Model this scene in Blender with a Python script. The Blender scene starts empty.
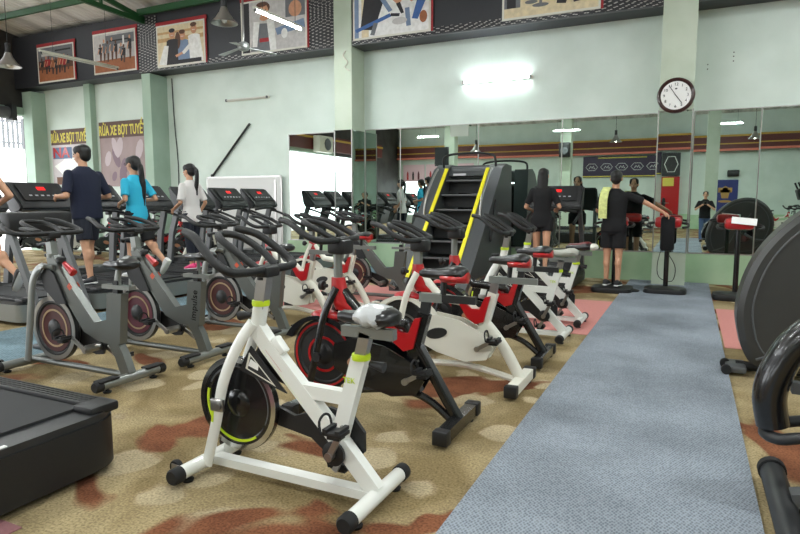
import bpy, bmesh, math, random
from mathutils import Vector, Matrix, Euler
random.seed(7)
C = bpy.context.scene.collection
V = Vector
PI = math.pi

# ------------------------------------------------------------------ materials
MATS = {}
def _bsdf(m):
    m.use_nodes = True
    return m.node_tree.nodes, m.node_tree.links, m.node_tree.nodes['Principled BSDF']
def srgb(c):
    return tuple(((x/255.0)/12.92 if x/255.0 <= .04045 else ((x/255.0+.055)/1.055)**2.4) for x in c)
def mat(name, rgb, rough=.5, metal=0, noise=0, nscale=20, bump=0, spec=.5, coat=0, emit=None, estr=0):
    if name in MATS: return MATS[name]
    m = bpy.data.materials.new(name); n, l, b = _bsdf(m)
    col = (*srgb(rgb), 1)
    b.inputs['Base Color'].default_value = col
    b.inputs['Roughness'].default_value = rough
    b.inputs['Metallic'].default_value = metal
    b.inputs['Specular IOR Level'].default_value = spec
    b.inputs['Coat Weight'].default_value = coat
    if emit:
        b.inputs['Emission Color'].default_value = (*srgb(emit), 1); b.inputs['Emission Strength'].default_value = estr
    tc = n.new('ShaderNodeTexCoord'); nz = n.new('ShaderNodeTexNoise')
    nz.inputs['Scale'].default_value = nscale; nz.inputs['Detail'].default_value = 4
    l.new(tc.outputs['Object'], nz.inputs['Vector'])
    if noise:
        mx = n.new('ShaderNodeMixRGB'); mx.blend_type = 'MIX'
        mx.inputs[1].default_value = tuple(x*(1-noise) for x in col[:3])+(1,)
        mx.inputs[2].default_value = tuple(min(1, x*(1+noise)) for x in col[:3])+(1,)
        l.new(nz.outputs['Fac'], mx.inputs[0]); l.new(mx.outputs[0], b.inputs['Base Color'])
    if bump:
        bp = n.new('ShaderNodeBump'); bp.inputs['Strength'].default_value = bump; bp.inputs['Distance'].default_value = .01
        l.new(nz.outputs['Fac'], bp.inputs['Height']); l.new(bp.outputs[0], b.inputs['Normal'])
    MATS[name] = m
    return m

def ramp(n, stops, interp='LINEAR'):
    r = n.new('ShaderNodeValToRGB'); r.color_ramp.interpolation = interp
    e = r.color_ramp.elements
    while len(e) < len(stops): e.new(.5)
    for i, (p, c) in enumerate(stops):
        e[i].position = p; e[i].color = (*srgb(c), 1)
    return r

def carpet_mat():
    m = bpy.data.materials.new('floral_carpet'); n, l, b = _bsdf(m)
    g = n.new('ShaderNodeNewGeometry')
    def noise(sc, det=2, off=0, dist=0):
        mp = n.new('ShaderNodeMapping'); mp.inputs['Location'].default_value = (off, off*.7, 0); l.new(g.outputs['Position'], mp.inputs['Vector'])
        z = n.new('ShaderNodeTexNoise'); z.inputs['Scale'].default_value = sc; z.inputs['Detail'].default_value = det; z.inputs['Distortion'].default_value = dist
        l.new(mp.outputs[0], z.inputs['Vector']); return z
    def mix(fac, a, bb, mode='MIX', f=None):
        x = n.new('ShaderNodeMixRGB'); x.blend_type = mode
        if f is not None: x.inputs[0].default_value = f
        else: l.new(fac, x.inputs[0])
        for k, v in ((1, a), (2, bb)):
            if isinstance(v, tuple): x.inputs[k].default_value = (*srgb(v), 1)
            else: l.new(v, x.inputs[k])
        return x.outputs[0]
    def bw(z, lo, hi):
        r = ramp(n, [(lo, (0, 0, 0)), (hi, (255, 255, 255))]); l.new(z, r.inputs[0]); return r.outputs[0]
    wob = noise(2.2, 3); vs = n.new('ShaderNodeVectorMath'); vs.operation = 'SCALE'; vs.inputs['Scale'].default_value = .35
    va = n.new('ShaderNodeVectorMath'); va.operation = 'ADD'; l.new(wob.outputs['Color'], vs.inputs[0]); l.new(vs.outputs[0], va.inputs[0]); l.new(g.outputs['Position'], va.inputs[1])
    base = mix(bw(noise(1.3, 3, 3.1, .6).outputs['Fac'], .42, .56), (190, 171, 131), (150, 131, 94))
    # rounded petals, paler inside with a fine brown outline
    vo = n.new('ShaderNodeTexVoronoi'); vo.inputs['Scale'].default_value = 2.3; l.new(va.outputs[0], vo.inputs['Vector'])
    base = mix(bw(vo.outputs['Distance'], .34, .31), base, (206, 190, 154)) if False else mix(bw(vo.outputs['Distance'], .30, .34), (198, 181, 147), base)
    rg = ramp(n, [(.0, (0, 0, 0)), (.285, (0, 0, 0)), (.31, (150, 150, 150)), (.335, (0, 0, 0))]); l.new(vo.outputs['Distance'], rg.inputs[0])
    base = mix(rg.outputs[0], base, (142, 112, 76))
    # rust coloured leaf shapes
    rust = mix(bw(noise(5, 4, 9).outputs['Fac'], .35, .65), (150, 98, 70), (124, 78, 56))
    base = mix(bw(noise(.95, 2.5, 5.3, 1.1).outputs['Fac'], .57, .60), base, rust)
    base = mix(None, base, bw(noise(2.1, 9, 2).outputs['Fac'], .0, .75), 'MULTIPLY', .5)
    n3 = noise(85, 3); r4 = ramp(n, [(.3, (120, 120, 120)), (.62, (255, 255, 255))]); l.new(n3.outputs['Fac'], r4.inputs[0])
    base = mix(None, base, r4.outputs[0], 'MULTIPLY', .6)
    l.new(base, b.inputs['Base Color']); b.inputs['Roughness'].default_value = .95; b.inputs['Specular IOR Level'].default_value = .1
    bp = n.new('ShaderNodeBump'); bp.inputs['Strength'].default_value = .5; bp.inputs['Distance'].default_value = .006
    l.new(n3.outputs['Fac'], bp.inputs['Height']); l.new(bp.outputs[0], b.inputs['Normal'])
    return m

def weave_mat(name, c1, c2, sc=55):
    m = bpy.data.materials.new(name); n, l, b = _bsdf(m)
    g = n.new('ShaderNodeNewGeometry')
    mp = n.new('ShaderNodeMapping'); mp.inputs['Rotation'].default_value = (0, 0, .6); mp.inputs['Scale'].default_value = (sc, sc*.6, sc)
    l.new(g.outputs['Position'], mp.inputs['Vector'])
    vo = n.new('ShaderNodeTexVoronoi'); vo.inputs['Scale'].default_value = 1; vo.inputs['Randomness'].default_value = .35
    l.new(mp.outputs[0], vo.inputs['Vector'])
    r = ramp(n, [(.15, c1), (.6, c2)]); l.new(vo.outputs['Distance'], r.inputs[0])
    n2 = n.new('ShaderNodeTexNoise'); n2.inputs['Scale'].default_value = 1.2; n2.inputs['Detail'].default_value = 6
    l.new(g.outputs['Position'], n2.inputs['Vector'])
    r3 = ramp(n, [(.3, (205, 205, 205)), (.65, (255, 255, 255))]); l.new(n2.outputs['Fac'], r3.inputs[0])
    mu = n.new('ShaderNodeMixRGB'); mu.blend_type = 'MULTIPLY'; mu.inputs[0].default_value = 1
    l.new(r.outputs[0], mu.inputs[1]); l.new(r3.outputs[0], mu.inputs[2]); l.new(mu.outputs[0], b.inputs['Base Color'])
    b.inputs['Roughness'].default_value = .95; b.inputs['Specular IOR Level'].default_value = .1
    bp = n.new('ShaderNodeBump'); bp.inputs['Strength'].default_value = .6; bp.inputs['Distance'].default_value = .004; bp.invert = True
    l.new(vo.outputs['Distance'], bp.inputs['Height']); l.new(bp.outputs[0], b.inputs['Normal'])
    return m

def plate_mat():
    """black chequer plate vinyl: bright slanted lozenges in alternating rows"""
    m = bpy.data.materials.new('tread_plate'); n, l, b = _bsdf(m)
    g = n.new('ShaderNodeNewGeometry')
    outs = []
    for ang, off in ((.75, 0), (-.75, .5)):
        mp = n.new('ShaderNodeMapping'); mp.vector_type = 'POINT'
        # X/Z plane -> lattice
        sx = n.new('ShaderNodeSeparateXYZ'); l.new(g.outputs['Position'], sx.inputs[0])
        ad = n.new('ShaderNodeMath'); ad.operation = 'ADD'; l.new(sx.outputs['X'], ad.inputs[0]); l.new(sx.outputs['Y'], ad.inputs[1])
        cx = n.new('ShaderNodeCombineXYZ'); l.new(ad.outputs[0], cx.inputs[0]); l.new(sx.outputs['Z'], cx.inputs[1])
        mp.inputs['Rotation'].default_value = (0, 0, ang); mp.inputs['Scale'].default_value = (8, 22, 1); mp.inputs['Location'].default_value = (off, off, 0)
        l.new(cx.outputs[0], mp.inputs['Vector'])
        vo = n.new('ShaderNodeTexVoronoi'); vo.inputs['Scale'].default_value = 1; vo.inputs['Randomness'].default_value = 0
        vo.voronoi_dimensions = '2D'
        l.new(mp.outputs[0], vo.inputs['Vector'])
        lt = n.new('ShaderNodeMath'); lt.operation = 'LESS_THAN'; lt.inputs[1].default_value = .17
        l.new(vo.outputs['Distance'], lt.inputs[0]); outs.append(lt)
    mx = n.new('ShaderNodeMath'); mx.operation = 'MAXIMUM'; l.new(outs[0].outputs[0], mx.inputs[0]); l.new(outs[1].outputs[0], mx.inputs[1])
    r = ramp(n, [(0, (38, 38, 42)), (1, (172, 168, 164))]); l.new(mx.outputs[0], r.inputs[0])
    l.new(r.outputs[0], b.inputs['Base Color']); b.inputs['Roughness'].default_value = .4
    return m

def corrugated_mat():
    m = bpy.data.materials.new('corrugated_roofing'); n, l, b = _bsdf(m)
    g = n.new('ShaderNodeNewGeometry')
    w = n.new('ShaderNodeTexWave'); w.wave_type = 'BANDS'; w.bands_direction = 'X'; w.inputs['Scale'].default_value = 2.2
    l.new(g.outputs['Position'], w.inputs['Vector'])
    n2 = n.new('ShaderNodeTexNoise'); n2.inputs['Scale'].default_value = .7; n2.inputs['Detail'].default_value = 7
    mp = n.new('ShaderNodeMapping'); mp.inputs['Scale'].default_value = (3, .35, 1)
    l.new(g.outputs['Position'], mp.inputs['Vector']); l.new(mp.outputs[0], n2.inputs['Vector'])
    r = ramp(n, [(.3, (170, 165, 163)), (.55, (236, 232, 230)), (.75, (248, 246, 245))]); l.new(n2.outputs['Fac'], r.inputs[0])
    l.new(r.outputs[0], b.inputs['Base Color']); b.inputs['Roughness'].default_value = .55
    bp = n.new('ShaderNodeBump'); bp.inputs['Strength'].default_value = .7; bp.inputs['Distance'].default_value = .03
    l.new(w.outputs['Fac'], bp.inputs['Height']); l.new(bp.outputs[0], b.inputs['Normal'])
    return m

def wall_mat(name, base, stain):
    m = bpy.data.materials.new(name); n, l, b = _bsdf(m)
    g = n.new('ShaderNodeNewGeometry')
    n2 = n.new('ShaderNodeTexNoise'); n2.inputs['Scale'].default_value = 1.4; n2.inputs['Detail'].default_value = 9
    l.new(g.outputs['Position'], n2.inputs['Vector'])
    r = ramp(n, [(.35, stain), (.6, base)]); l.new(n2.outputs['Fac'], r.inputs[0])
    l.new(r.outputs[0], b.inputs['Base Color']); b.inputs['Roughness'].default_value = .6; b.inputs['Specular IOR Level'].default_value = .3
    return m

M = dict(
    white=mat('white_paint', (232, 233, 228), .28, coat=.3, noise=.02, nscale=8),
    offwhite=mat('aged_white_paint', (222, 220, 208), .35, noise=.04, nscale=8),
    black=mat('black_gloss', (16, 16, 18), .25, coat=.4),
    plastic=mat('black_plastic', (24, 24, 26), .5, noise=.1, bump=.05, nscale=120),
    rubber=mat('black_rubber', (20, 20, 21), .75, noise=.15, nscale=60),
    foam=mat('foam_grip', (19, 20, 22), .55, noise=.15, nscale=90, bump=.1),
    silver=mat('silver_paint', (104, 107, 104), .36, .5, noise=.06, nscale=6),
    silver2=mat('light_silver_paint', (134, 137, 134), .33, .5, noise=.05, nscale=6),
    steel=mat('brushed_steel', (165, 163, 160), .3, .9, noise=.06, nscale=40),
    chrome=mat('chrome', (200, 200, 200), .12, 1),
    lime=mat('lime_sleeve', (200, 224, 40), .45),
    yellow=mat('yellow_rail', (232, 222, 40), .4),
    red=mat('red_plastic', (176, 20, 26), .28, coat=.4),
    dred=mat('dark_red', (96, 26, 28), .4),
    maroon=mat('maroon_disc', (78, 34, 32), .4),
    pinkw=mat('burgundy_disc', (96, 28, 46), .35),
    dgrey=mat('dark_grey_plastic', (38, 39, 41), .4, noise=.08, nscale=50),
    mgrey=mat('mid_grey_plastic', (82, 84, 86), .4, noise=.05),
    belt=mat('running_belt', (30, 31, 33), .7, noise=.25, nscale=5),
    saddle=mat('saddle_vinyl', (22, 22, 25), .35, coat=.2),
    wrap=mat('clear_wrap', (196, 198, 200), .12, coat=.8, noise=.15, nscale=14, bump=.8),
    greysad=mat('grey_saddle_vinyl', (168, 168, 158), .45),
    green=mat('green_steel_paint', (34, 84, 46), .45, noise=.1),
    mirror=mat('mirror_glass', (205, 218, 212), .01, 1),
    paper=mat('paper', (238, 238, 236), .7),
    screenred=mat('red_led', (120, 10, 12), .4, emit=(255, 30, 30), estr=1.1),
    digits=mat('button_print', (190, 190, 195), .5),
    skin=mat('skin', (196, 148, 118), .55, noise=.04, nscale=10),
    hair=mat('black_hair', (14, 12, 12), .45, noise=.3, nscale=60, bump=.3),
    navy=mat('navy_cloth', (22, 28, 50), .9, noise=.12, nscale=30),
    navy2=mat('dark_navy_cloth', (28, 32, 44), .9, noise=.12, nscale=30),
    cyan=mat('cyan_cloth', (44, 172, 206), .85, noise=.06, nscale=12),
    wcloth=mat('white_cloth', (218, 214, 212), .9, noise=.04, nscale=12),
    bcloth=mat('black_cloth', (14, 15, 18), .9, noise=.15, nscale=30),
    mcloth=mat('maroon_cloth', (110, 20, 48), .85, noise=.1),
    jeans=mat('blue_denim', (72, 92, 128), .9, noise=.12, nscale=40),
    sneaker=mat('white_sneaker', (214, 214, 214), .6),
    pink=mat('pink_sneaker', (226, 60, 120), .6),
    bshoe=mat('black_shoe', (26, 26, 30), .6),
    gold=mat('pale_gold_print', (222, 208, 90), .6),
    brown=mat('brown_banner', (96, 74, 66), .7, noise=.15, nscale=4),
)

# ------------------------------------------------------------------ geometry helpers
def sm(pts, k=5):
    P = [V(p) for p in pts]; out = []
    for i in range(len(P)-1):
        p0 = P[max(i-1, 0)]; p1 = P[i]; p2 = P[i+1]; p3 = P[min(i+2, len(P)-1)]
        for j in range(k):
            t = j/k
            out.append(.5*((2*p1)+(-p0+p2)*t+(2*p0-5*p1+4*p2-p3)*t*t+(-p0+3*p1-3*p2+p3)*t**3))
    out.append(P[-1]); return out

def tube(bm, pts, r, n=10, mi=0, ry=None, closed=False, up=None):
    """sweep an ellipse (r x ry) or list of radii along pts"""
    P = [V(p) for p in pts]; N = len(P)
    R = r if isinstance(r, (list, tuple)) else [r]*N
    rings = []; prev = None
    for i in range(N):
        a = P[(i-1) % N] if (closed or i > 0) else P[i]; b = P[(i+1) % N] if (closed or i < N-1) else P[i]
        t = (b-a).normalized() if (b-a).length > 1e-9 else V((0, 0, 1))
        if up is not None: q = V(up)
        elif prev is not None: q = prev
        else: q = V((0, 0, 1)) if abs(t.z) < .9 else V((0, 1, 0))
        x = (q - t*q.dot(t))
        if x.length < 1e-6: x = t.orthogonal()
        x.normalize(); prev = x; y = t.cross(x)
        k = (ry/R[0] if ry else 1)
        off = PI/n if n == 4 else 0
        f = math.sqrt(2) if n == 4 else 1
        rings.append([bm.verts.new(P[i] + x*math.cos(2*PI*j/n+off)*R[i]*f + y*math.sin(2*PI*j/n+off)*R[i]*k*f) for j in range(n)])
    fs = []
    rng = range(N) if closed else range(N-1)
    for i in rng:
        A, B = rings[i], rings[(i+1) % N]
        for j in range(n): fs.append(bm.faces.new((A[j], A[(j+1) % n], B[(j+1) % n], B[j])))
    if not closed:
        fs.append(bm.faces.new(rings[0][::-1])); fs.append(bm.faces.new(rings[-1]))
    for f_ in fs: f_.material_index = mi
    return fs

def beam(bm, a, b, w, h, mi=0, up=(0, 0, 1)):
    """rectangular bar: h measured along 'up', w across"""
    return tube(bm, [a, b], h/2, 4, mi, ry=w/2, up=up)

def box(bm, c, s, mi=0, rz=0, rx=0, ry=0, bev=0):
    g = bmesh.ops.create_cube(bm, size=1)
    R = Euler((rx, ry, rz)).to_matrix()
    for v in g['verts']: v.co = R @ V((v.co.x*s[0], v.co.y*s[1], v.co.z*s[2])) + V(c)
    fs = set(f for v in g['verts'] for f in v.link_faces)
    if bev:
        es = set(e for v in g['verts'] for e in v.link_edges)
        r = bmesh.ops.bevel(bm, geom=list(es), offset=bev, segments=2, profile=.5, affect='EDGES')
        fs = set(f for f in r['faces']) | set(f for f in fs if f.is_valid)
    for f in fs:
        if f.is_valid: f.material_index = mi

def ball(bm, c, s, mi=0, u=16, v=10, R=None):
    g = bmesh.ops.create_uvsphere(bm, u_segments=u, v_segments=v, radius=1)
    if isinstance(s, (int, float)): s = (s, s, s)
    for w in g['verts']:
        co = V((w.co.x*s[0], w.co.y*s[1], w.co.z*s[2]))
        if R is not None: co = R @ co
        w.co = co + V(c)
    for f in set(f for w in g['verts'] for f in w.link_faces): f.material_index = mi

def lathe(bm, prof, c, axis='y', n=28, mi=0):
    """prof: list of (radius, along)"""
    c = V(c); rings = []
    for r, h in prof:
        ring = []
        for j in range(n):
            a = 2*PI*j/n; p, q = r*math.cos(a), r*math.sin(a)
            d = (p, h, q) if axis == 'y' else ((h, p, q) if axis == 'x' else (p, q, h))
            ring.append(bm.verts.new(c+V(d)))
        rings.append(ring)
    for i in range(len(rings)-1):
        for j in range(n):
            f = bm.faces.new((rings[i][j], rings[i][(j+1) % n], rings[i+1][(j+1) % n], rings[i+1][j])); f.material_index = mi
    for rg in (rings[0], rings[-1]):
        f = bm.faces.new(rg); f.material_index = mi

def prism(bm, pts, d0, d1, plane='xz', mi=0):
    """extrude polygon; 'xz' polygon extruded along y from d0 to d1"""
    def m3(p, d): return (p[0], d, p[1]) if plane == 'xz' else ((d, p[0], p[1]) if plane == 'yz' else (p[0], p[1], d))
    A = [bm.verts.new(m3(p, d0)) for p in pts]; B = [bm.verts.new(m3(p, d1)) for p in pts]
    n = len(pts); fs = [bm.faces.new(A), bm.faces.new(B[::-1])]
    for i in range(n): fs.append(bm.faces.new((A[i], B[i], B[(i+1) % n], A[(i+1) % n])))
    for f in fs: f.material_index = mi

def loft(bm, rings, n=16, mi=0, caps=True, sq=1.0):
    """rings: (center, rx, ry, [frame matrix]) stacked"""
    L = []
    for rg in rings:
        c, rx, ry = V(rg[0]), rg[1], rg[2]; R = rg[3] if len(rg) > 3 else None
        ring = []
        for j in range(n):
            a = 2*PI*j/n; ca, sa = math.cos(a), math.sin(a)
            p = V((rx*math.copysign(abs(ca)**sq, ca), ry*math.copysign(abs(sa)**sq, sa), 0))
            if R is not None: p = R @ p
            ring.append(bm.verts.new(c+p))
        L.append(ring)
    for i in range(len(L)-1):
        for j in range(n):
            bm.faces.new((L[i][j], L[i][(j+1) % n], L[i+1][(j+1) % n], L[i+1][j])).material_index = mi
    if caps:
        bm.faces.new(L[0][::-1]).material_index = mi; bm.faces.new(L[-1]).material_index = mi

def B(): return bmesh.new()
def obj(name, bm, mats, parent=None, label=None, smooth=40, loc=None):
    bmesh.ops.recalc_face_normals(bm, faces=bm.faces[:])
    me = bpy.data.meshes.new(name); bm.to_mesh(me); bm.free()
    if not isinstance(mats, (list, tuple)): mats = [mats]
    for m in mats: me.materials.append(M[m] if isinstance(m, str) else m)
    if smooth:
        for p in me.polygons: p.use_smooth = True
        me.set_sharp_from_angle(angle=math.radians(smooth))
    o = bpy.data.objects.new(name, me); C.objects.link(o)
    if parent: o.parent = parent
    if label: o['label'] = label
    if loc: o.location = loc
    return o
def tag(o, label, cat, group=None, kind=None):
    o['label'] = label; o['category'] = cat
    if group: o['group'] = group
    if kind: o['kind'] = kind
    return o
def thing(name, label, cat, loc=(0, 0, 0), rz=0, group=None):
    o = bpy.data.objects.new(name, None); C.objects.link(o); o.empty_display_size = .1
    o.location = loc; o.rotation_euler = (0, 0, rz)
    return tag(o, label, cat, group)
def struct(name, bm, m, smooth=0):
    o = obj(name, bm, m, smooth=smooth); o['kind'] = 'structure'; return o
def dup(root, loc, rz, label, group=None):
    r = root.copy(); C.objects.link(r); r.location = loc; r.rotation_euler = (0, 0, rz); r['label'] = label
    if group: r['group'] = group
    def rec(src, par):
        for ch in list(src.children):
            c = ch.copy(); C.objects.link(c); c.parent = par; rec(ch, c)
    rec(root, r)
    return r
def text_obj(name, s, size, m, parent=None, ext=.001, loc=(0, 0, 0), rot=(0, 0, 0), stretch=(1, 1), shear=0, bold=0):
    cu = bpy.data.curves.new(name, 'FONT'); cu.body = s; cu.size = size; cu.extrude = ext; cu.shear = shear; cu.offset = bold
    cu.align_x = 'CENTER'; cu.align_y = 'CENTER'; cu.resolution_u = 3
    t = bpy.data.objects.new(name, cu); C.objects.link(t)
    dg = bpy.context.evaluated_depsgraph_get(); me = bpy.data.meshes.new_from_object(t.evaluated_get(dg))
    bpy.data.objects.remove(t)
    me.materials.clear(); me.materials.append(M[m] if isinstance(m, str) else m)
    mt = Matrix.Translation(loc) @ Euler(rot).to_matrix().to_4x4() @ Matrix.Diagonal((stretch[0], stretch[1], 1, 1))
    me.transform(mt)
    o = bpy.data.objects.new(name, me); C.objects.link(o)
    if parent: o.parent = parent
    return o

# ------------------------------------------------------------------ room
WY = 10.8      # back wall plane
XL, XR, YR = -16.3, 7.0, -12.0
m_wall = wall_mat('mint_wall', (216, 228, 220), (206, 219, 210))
m_pillar = wall_mat('pale_green_plaster', (200, 211, 194), (186, 199, 179))
m_base = wall_mat('green_dado', (180, 206, 172), (158, 190, 152))
m_grn = wall_mat('green_plaster', (172, 194, 178), (158, 181, 164))
m_plate = plate_mat(); m_roof = corrugated_mat()
m_carpet = carpet_mat()
bm = B(); box(bm, ((XL+XR)/2, (YR+WY)/2, -.05), (XR-XL, WY-YR, .1)); fl = struct('floor', bm, m_carpet)
# pink carpet band and near pink patch are carpet pieces laid level with the rest
m_pink = mat('pink_carpet', (196, 134, 128), .95, noise=.12, nscale=40, bump=.3, spec=.1)
m_pink2 = mat('mauve_carpet', (152, 108, 112), .95, noise=.12, nscale=60, bump=.3, spec=.1)
bm = B(); box(bm, (-2.92, 7.2, .002), (4.12, 2.2, .004)); o = obj('carpet_strip', bm, m_pink); tag(o, 'pink carpet strip between the far spin bikes and the stair climber', 'carpet')
bm = B(); box(bm, (2.3, 7.2, .002), (3.9, 2.2, .004)); o = obj('carpet_strip', bm, m_pink); tag(o, 'pink carpet strip right of the blue runner', 'carpet')
bm = B(); box(bm, (-3.7, .9, .002), (2.6, 1.05, .004)); o = obj('carpet_strip', bm, m_pink2); tag(o, 'mauve pink carpet strip in the near left corner', 'carpet')
m_blue = weave_mat('blue_woven_runner', (112, 120, 129), (158, 166, 176), 85)
bm = B(); box(bm, (-.26, 3.9, .008), (1.18, 13.7, .016)); o = obj('carpet_runner', bm, m_blue); tag(o, 'long blue grey woven carpet runner down the right aisle', 'carpet')
m_blue2 = weave_mat('teal_woven_runner', (84, 106, 116), (128, 150, 160))
bm = B(); box(bm, (-5.62, 4.4, .008), (1.25, 12.6, .016)); o = obj('carpet_runner', bm, m_blue2); tag(o, 'teal grey carpet runner between the silver bikes and the treadmills', 'carpet')

bm = B(); box(bm, ((XL+XR)/2, WY+.1, 2.9), (XR-XL, .2, 5.8)); struct('wall_back', bm, m_wall)
# green dado under the mirrors
bm = B(); box(bm, ((XR-7.9)/2, WY-.015, .24), (XR+7.9, .03, .48)); struct('baseboard_back', bm, m_base)
# right wall
bm = B(); box(bm, (XR+.1, -.6, 2.9), (.2, 22.8, 5.8)); struct('wall_right', bm, m_wall)
# left wall with two roller door openings
bm = B()
for y0, y1, z0, z1 in ((YR, -9.2, 0, 5.8), (2.6, 3.6, 0, 3.6), (10.6, WY, 0, 3.6), (-9.2, WY, 3.6, 5.8)):
    box(bm, (XL-.1, (y0+y1)/2, (z0+z1)/2), (.2, y1-y0, z1-z0))
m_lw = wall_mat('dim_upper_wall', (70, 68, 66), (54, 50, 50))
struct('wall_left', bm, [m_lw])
bm = B()
for y in (3.1,): box(bm, (XL+.12, y, 1.8), (.3, .5, 3.6))
box(bm, (XL+.08, 3.1, 3.7), (.18, 14.8, .2)); struct('trim_1', bm, m_grn)
# rear wall: solid right, windows left
bm = B()
for x0, x1, z0, z1 in ((XL, -16, 0, 5.8), (-16, -8.4, 0, .5), (-16, -8.4, 2.5, 5.8), (-8.4, XR, 0, 5.8)):
    box(bm, ((x0+x1)/2, YR-.1, (z0+z1)/2), (x1-x0, .2, z1-z0))
for x in (-13.6, -11.2): box(bm, (x, YR-.1, 1.5), (.25, .2, 2.0))
struct('wall_rear', bm, m_wall)

# roof: two slopes
def roof_z(y): return 5.62 + .165*(10.8-y) if y > -.6 else 5.62+.165*11.4-.165*(-.6-y)
bm = B()
prism(bm, [(WY, 5.62), (-.6, roof_z(-.59)), (YR, roof_z(YR)), (YR, roof_z(YR)+.06), (-.6, roof_z(-.59)+.06), (WY, 5.68)], XL, XR, 'yz')
struct('ceiling', bm, m_roof)
for i, y in enumerate((10.15, 9.45, 6.9, 4.2, 2.2, .2, -1.8, -3.8, -5.8, -7.8, -9.8)):
    z = roof_z(y)-.08 if y < 10 else 5.56
    xa = -11.45 if y > 10 else XL
    bm = B(); box(bm, ((xa+XR)/2, y, z), (XR-xa, .07, .13)); o = struct('roof_beam', bm, 'green')
# trusses
for x in (-11.45, -6.1, -.3, 5.4):
    bm = B(); yb = 10.3
    def zt(y): return roof_z(y)-.2 if y < 10.2 else 5.46
    bot = lambda y: 5.42+.015*(10.3-y)
    for y0, y1 in ((10.3, -.6), (-.6, -11.5)):
        if y0 > 0:
            beam(bm, (x, y0, 5.46), (x, y1, roof_z(-.6)-.16), .07, .1); beam(bm, (x, y0, 5.40), (x, y1, 5.75), .07, .1)
        else:
            beam(bm, (x, y0, roof_z(-.6)-.16), (x, y1, 5.7), .07, .1); beam(bm, (x, y0, 5.75), (x, y1, 5.6), .07, .1)
    k = 0
    for y in [9.2, 8.1, 7, 5.9, 4.8, 3.7, 2.6, 1.5, .4, -.6]:
        t = (10.3-y)/10.9; zb = 5.40+.35*t; zz = 5.46+(roof_z(-.6)-.16-5.46)*t
        beam(bm, (x, y, zb), (x, y, zz), .05, .05, up=(0, 1, 0))
        y2 = y+1.1; t2 = (10.3-y2)/10.9; zz2 = 5.46+(roof_z(-.6)-.16-5.46)*t2
        beam(bm, (x, y, zb), (x, y2 if y2 < 10.3 else 10.3, zz2), .04, .04, up=(0, 1, .01))
    o = struct('roof_truss_beam', bm, 'green')

# pillars along the back wall
def pillar(x0, x1, z1, m):
    bm = B(); box(bm, ((x0+x1)/2, (10.3+WY)/2, z1/2), (x1-x0, WY-10.3, z1)); return struct('pillar', bm, m)
pillar(-11.6, -11.33, 4.25, m_grn); pillar(-6.37, -5.98, 5.5, m_pillar); pillar(-.5, -.02, 5.5, m_pillar); pillar(5.2, 5.6, 5.5, m_pillar)
bm = B(); box(bm, (-13.95, 10.72, 2.2), (.22, .16, 4.3)); struct('pillar', bm, m_grn)
bm = B(); box(bm, (-15.98, 10.6, 2.1), (.36, .4, 4.2)); struct('pillar', bm, m_grn)

# poster soffit band
bm = B()
for x0, x1 in ((XL, -11.62), (-11.62, -6.37), (-5.98, -.5), (-.02, 5.2)):
    box(bm, ((x0+x1)/2, (10.32+WY)/2, 4.93), (x1-x0, WY-10.32, 1.30))
m_band = mat('charcoal_panel', (46, 47, 52), .5, noise=.08)
struct('trim_2', bm, m_band)
# tread plate facing: strips + square sections
bm = B()
def plate(x0, x1, z0, z1): box(bm, ((x0+x1)/2, 10.312, (z0+z1)/2), (x1-x0, .015, z1-z0))
plate(-11.66, -11.05, 4.28, 5.5)
plate(-6.95, -6.38, 4.28, 5.5)
plate(-11.05, -6.95, 4.28, 4.40)
plate(-5.97, -.51, 4.28, 4.42); plate(-1.38, -.51, 4.42, 5.5); plate(-.01, 5.1, 4.28, 4.8)
struct('trim_3', bm, m_plate)
bm = B(); box(bm, (-3.3, 10.3, 4.285), (5.3, .03, .02)); box(bm, (-8.8, 10.3, 4.285), (4.8, .03, .02)); box(bm, (2.5, 10.3, 4.285), (5.0, .03, .02))
struct('trim_4', bm, 'mgrey')

# ------------------------------------------------------------------ posters
def cm(name, c, rough=.6): return mat('print_'+name, c, rough, noise=.28, nscale=14)
PC = dict(sand=cm('sand', (198, 160, 112)), pgrey=cm('pgrey', (196, 192, 190)), dk=cm('dk', (40, 38, 42)), skin=cm('skin', (206, 150, 116)),
          org=cm('org', (158, 96, 60)), red=cm('red', (158, 34, 40)), wh=cm('wh', (236, 234, 228)), blue=cm('blue', (62, 100, 160)),
          bl2=cm('bl2', (120, 140, 170)), hair=cm('hair', (92, 60, 44)), pal=cm('pal', (222, 206, 170)), gr=cm('gr', (110, 112, 116)), pk=cm('pk', (216, 150, 160)))
PN = list(PC)
def poly(bm, pts, y, mi):
    f = bm.faces.new([bm.verts.new((p[0], y, p[1])) for p in pts]); f.material_index = mi
def oval(cx, cz, rx, rz, n=14, a0=0): return [(cx+rx*math.cos(2*PI*i/n)*math.cos(a0)-rz*math.sin(2*PI*i/n)*math.sin(a0), cz+rx*math.cos(2*PI*i/n)*math.sin(a0)+rz*math.sin(2*PI*i/n)*math.cos(a0)) for i in range(n)]
def limb(a, b, w0, w1):
    a, b = V((a[0], a[1])), V((b[0], b[1])); d = (b-a).normalized(); q = V((-d.y, d.x))
    return [tuple(a+q*w0), tuple(b+q*w1), tuple(b-q*w1), tuple(a-q*w0)]
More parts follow.
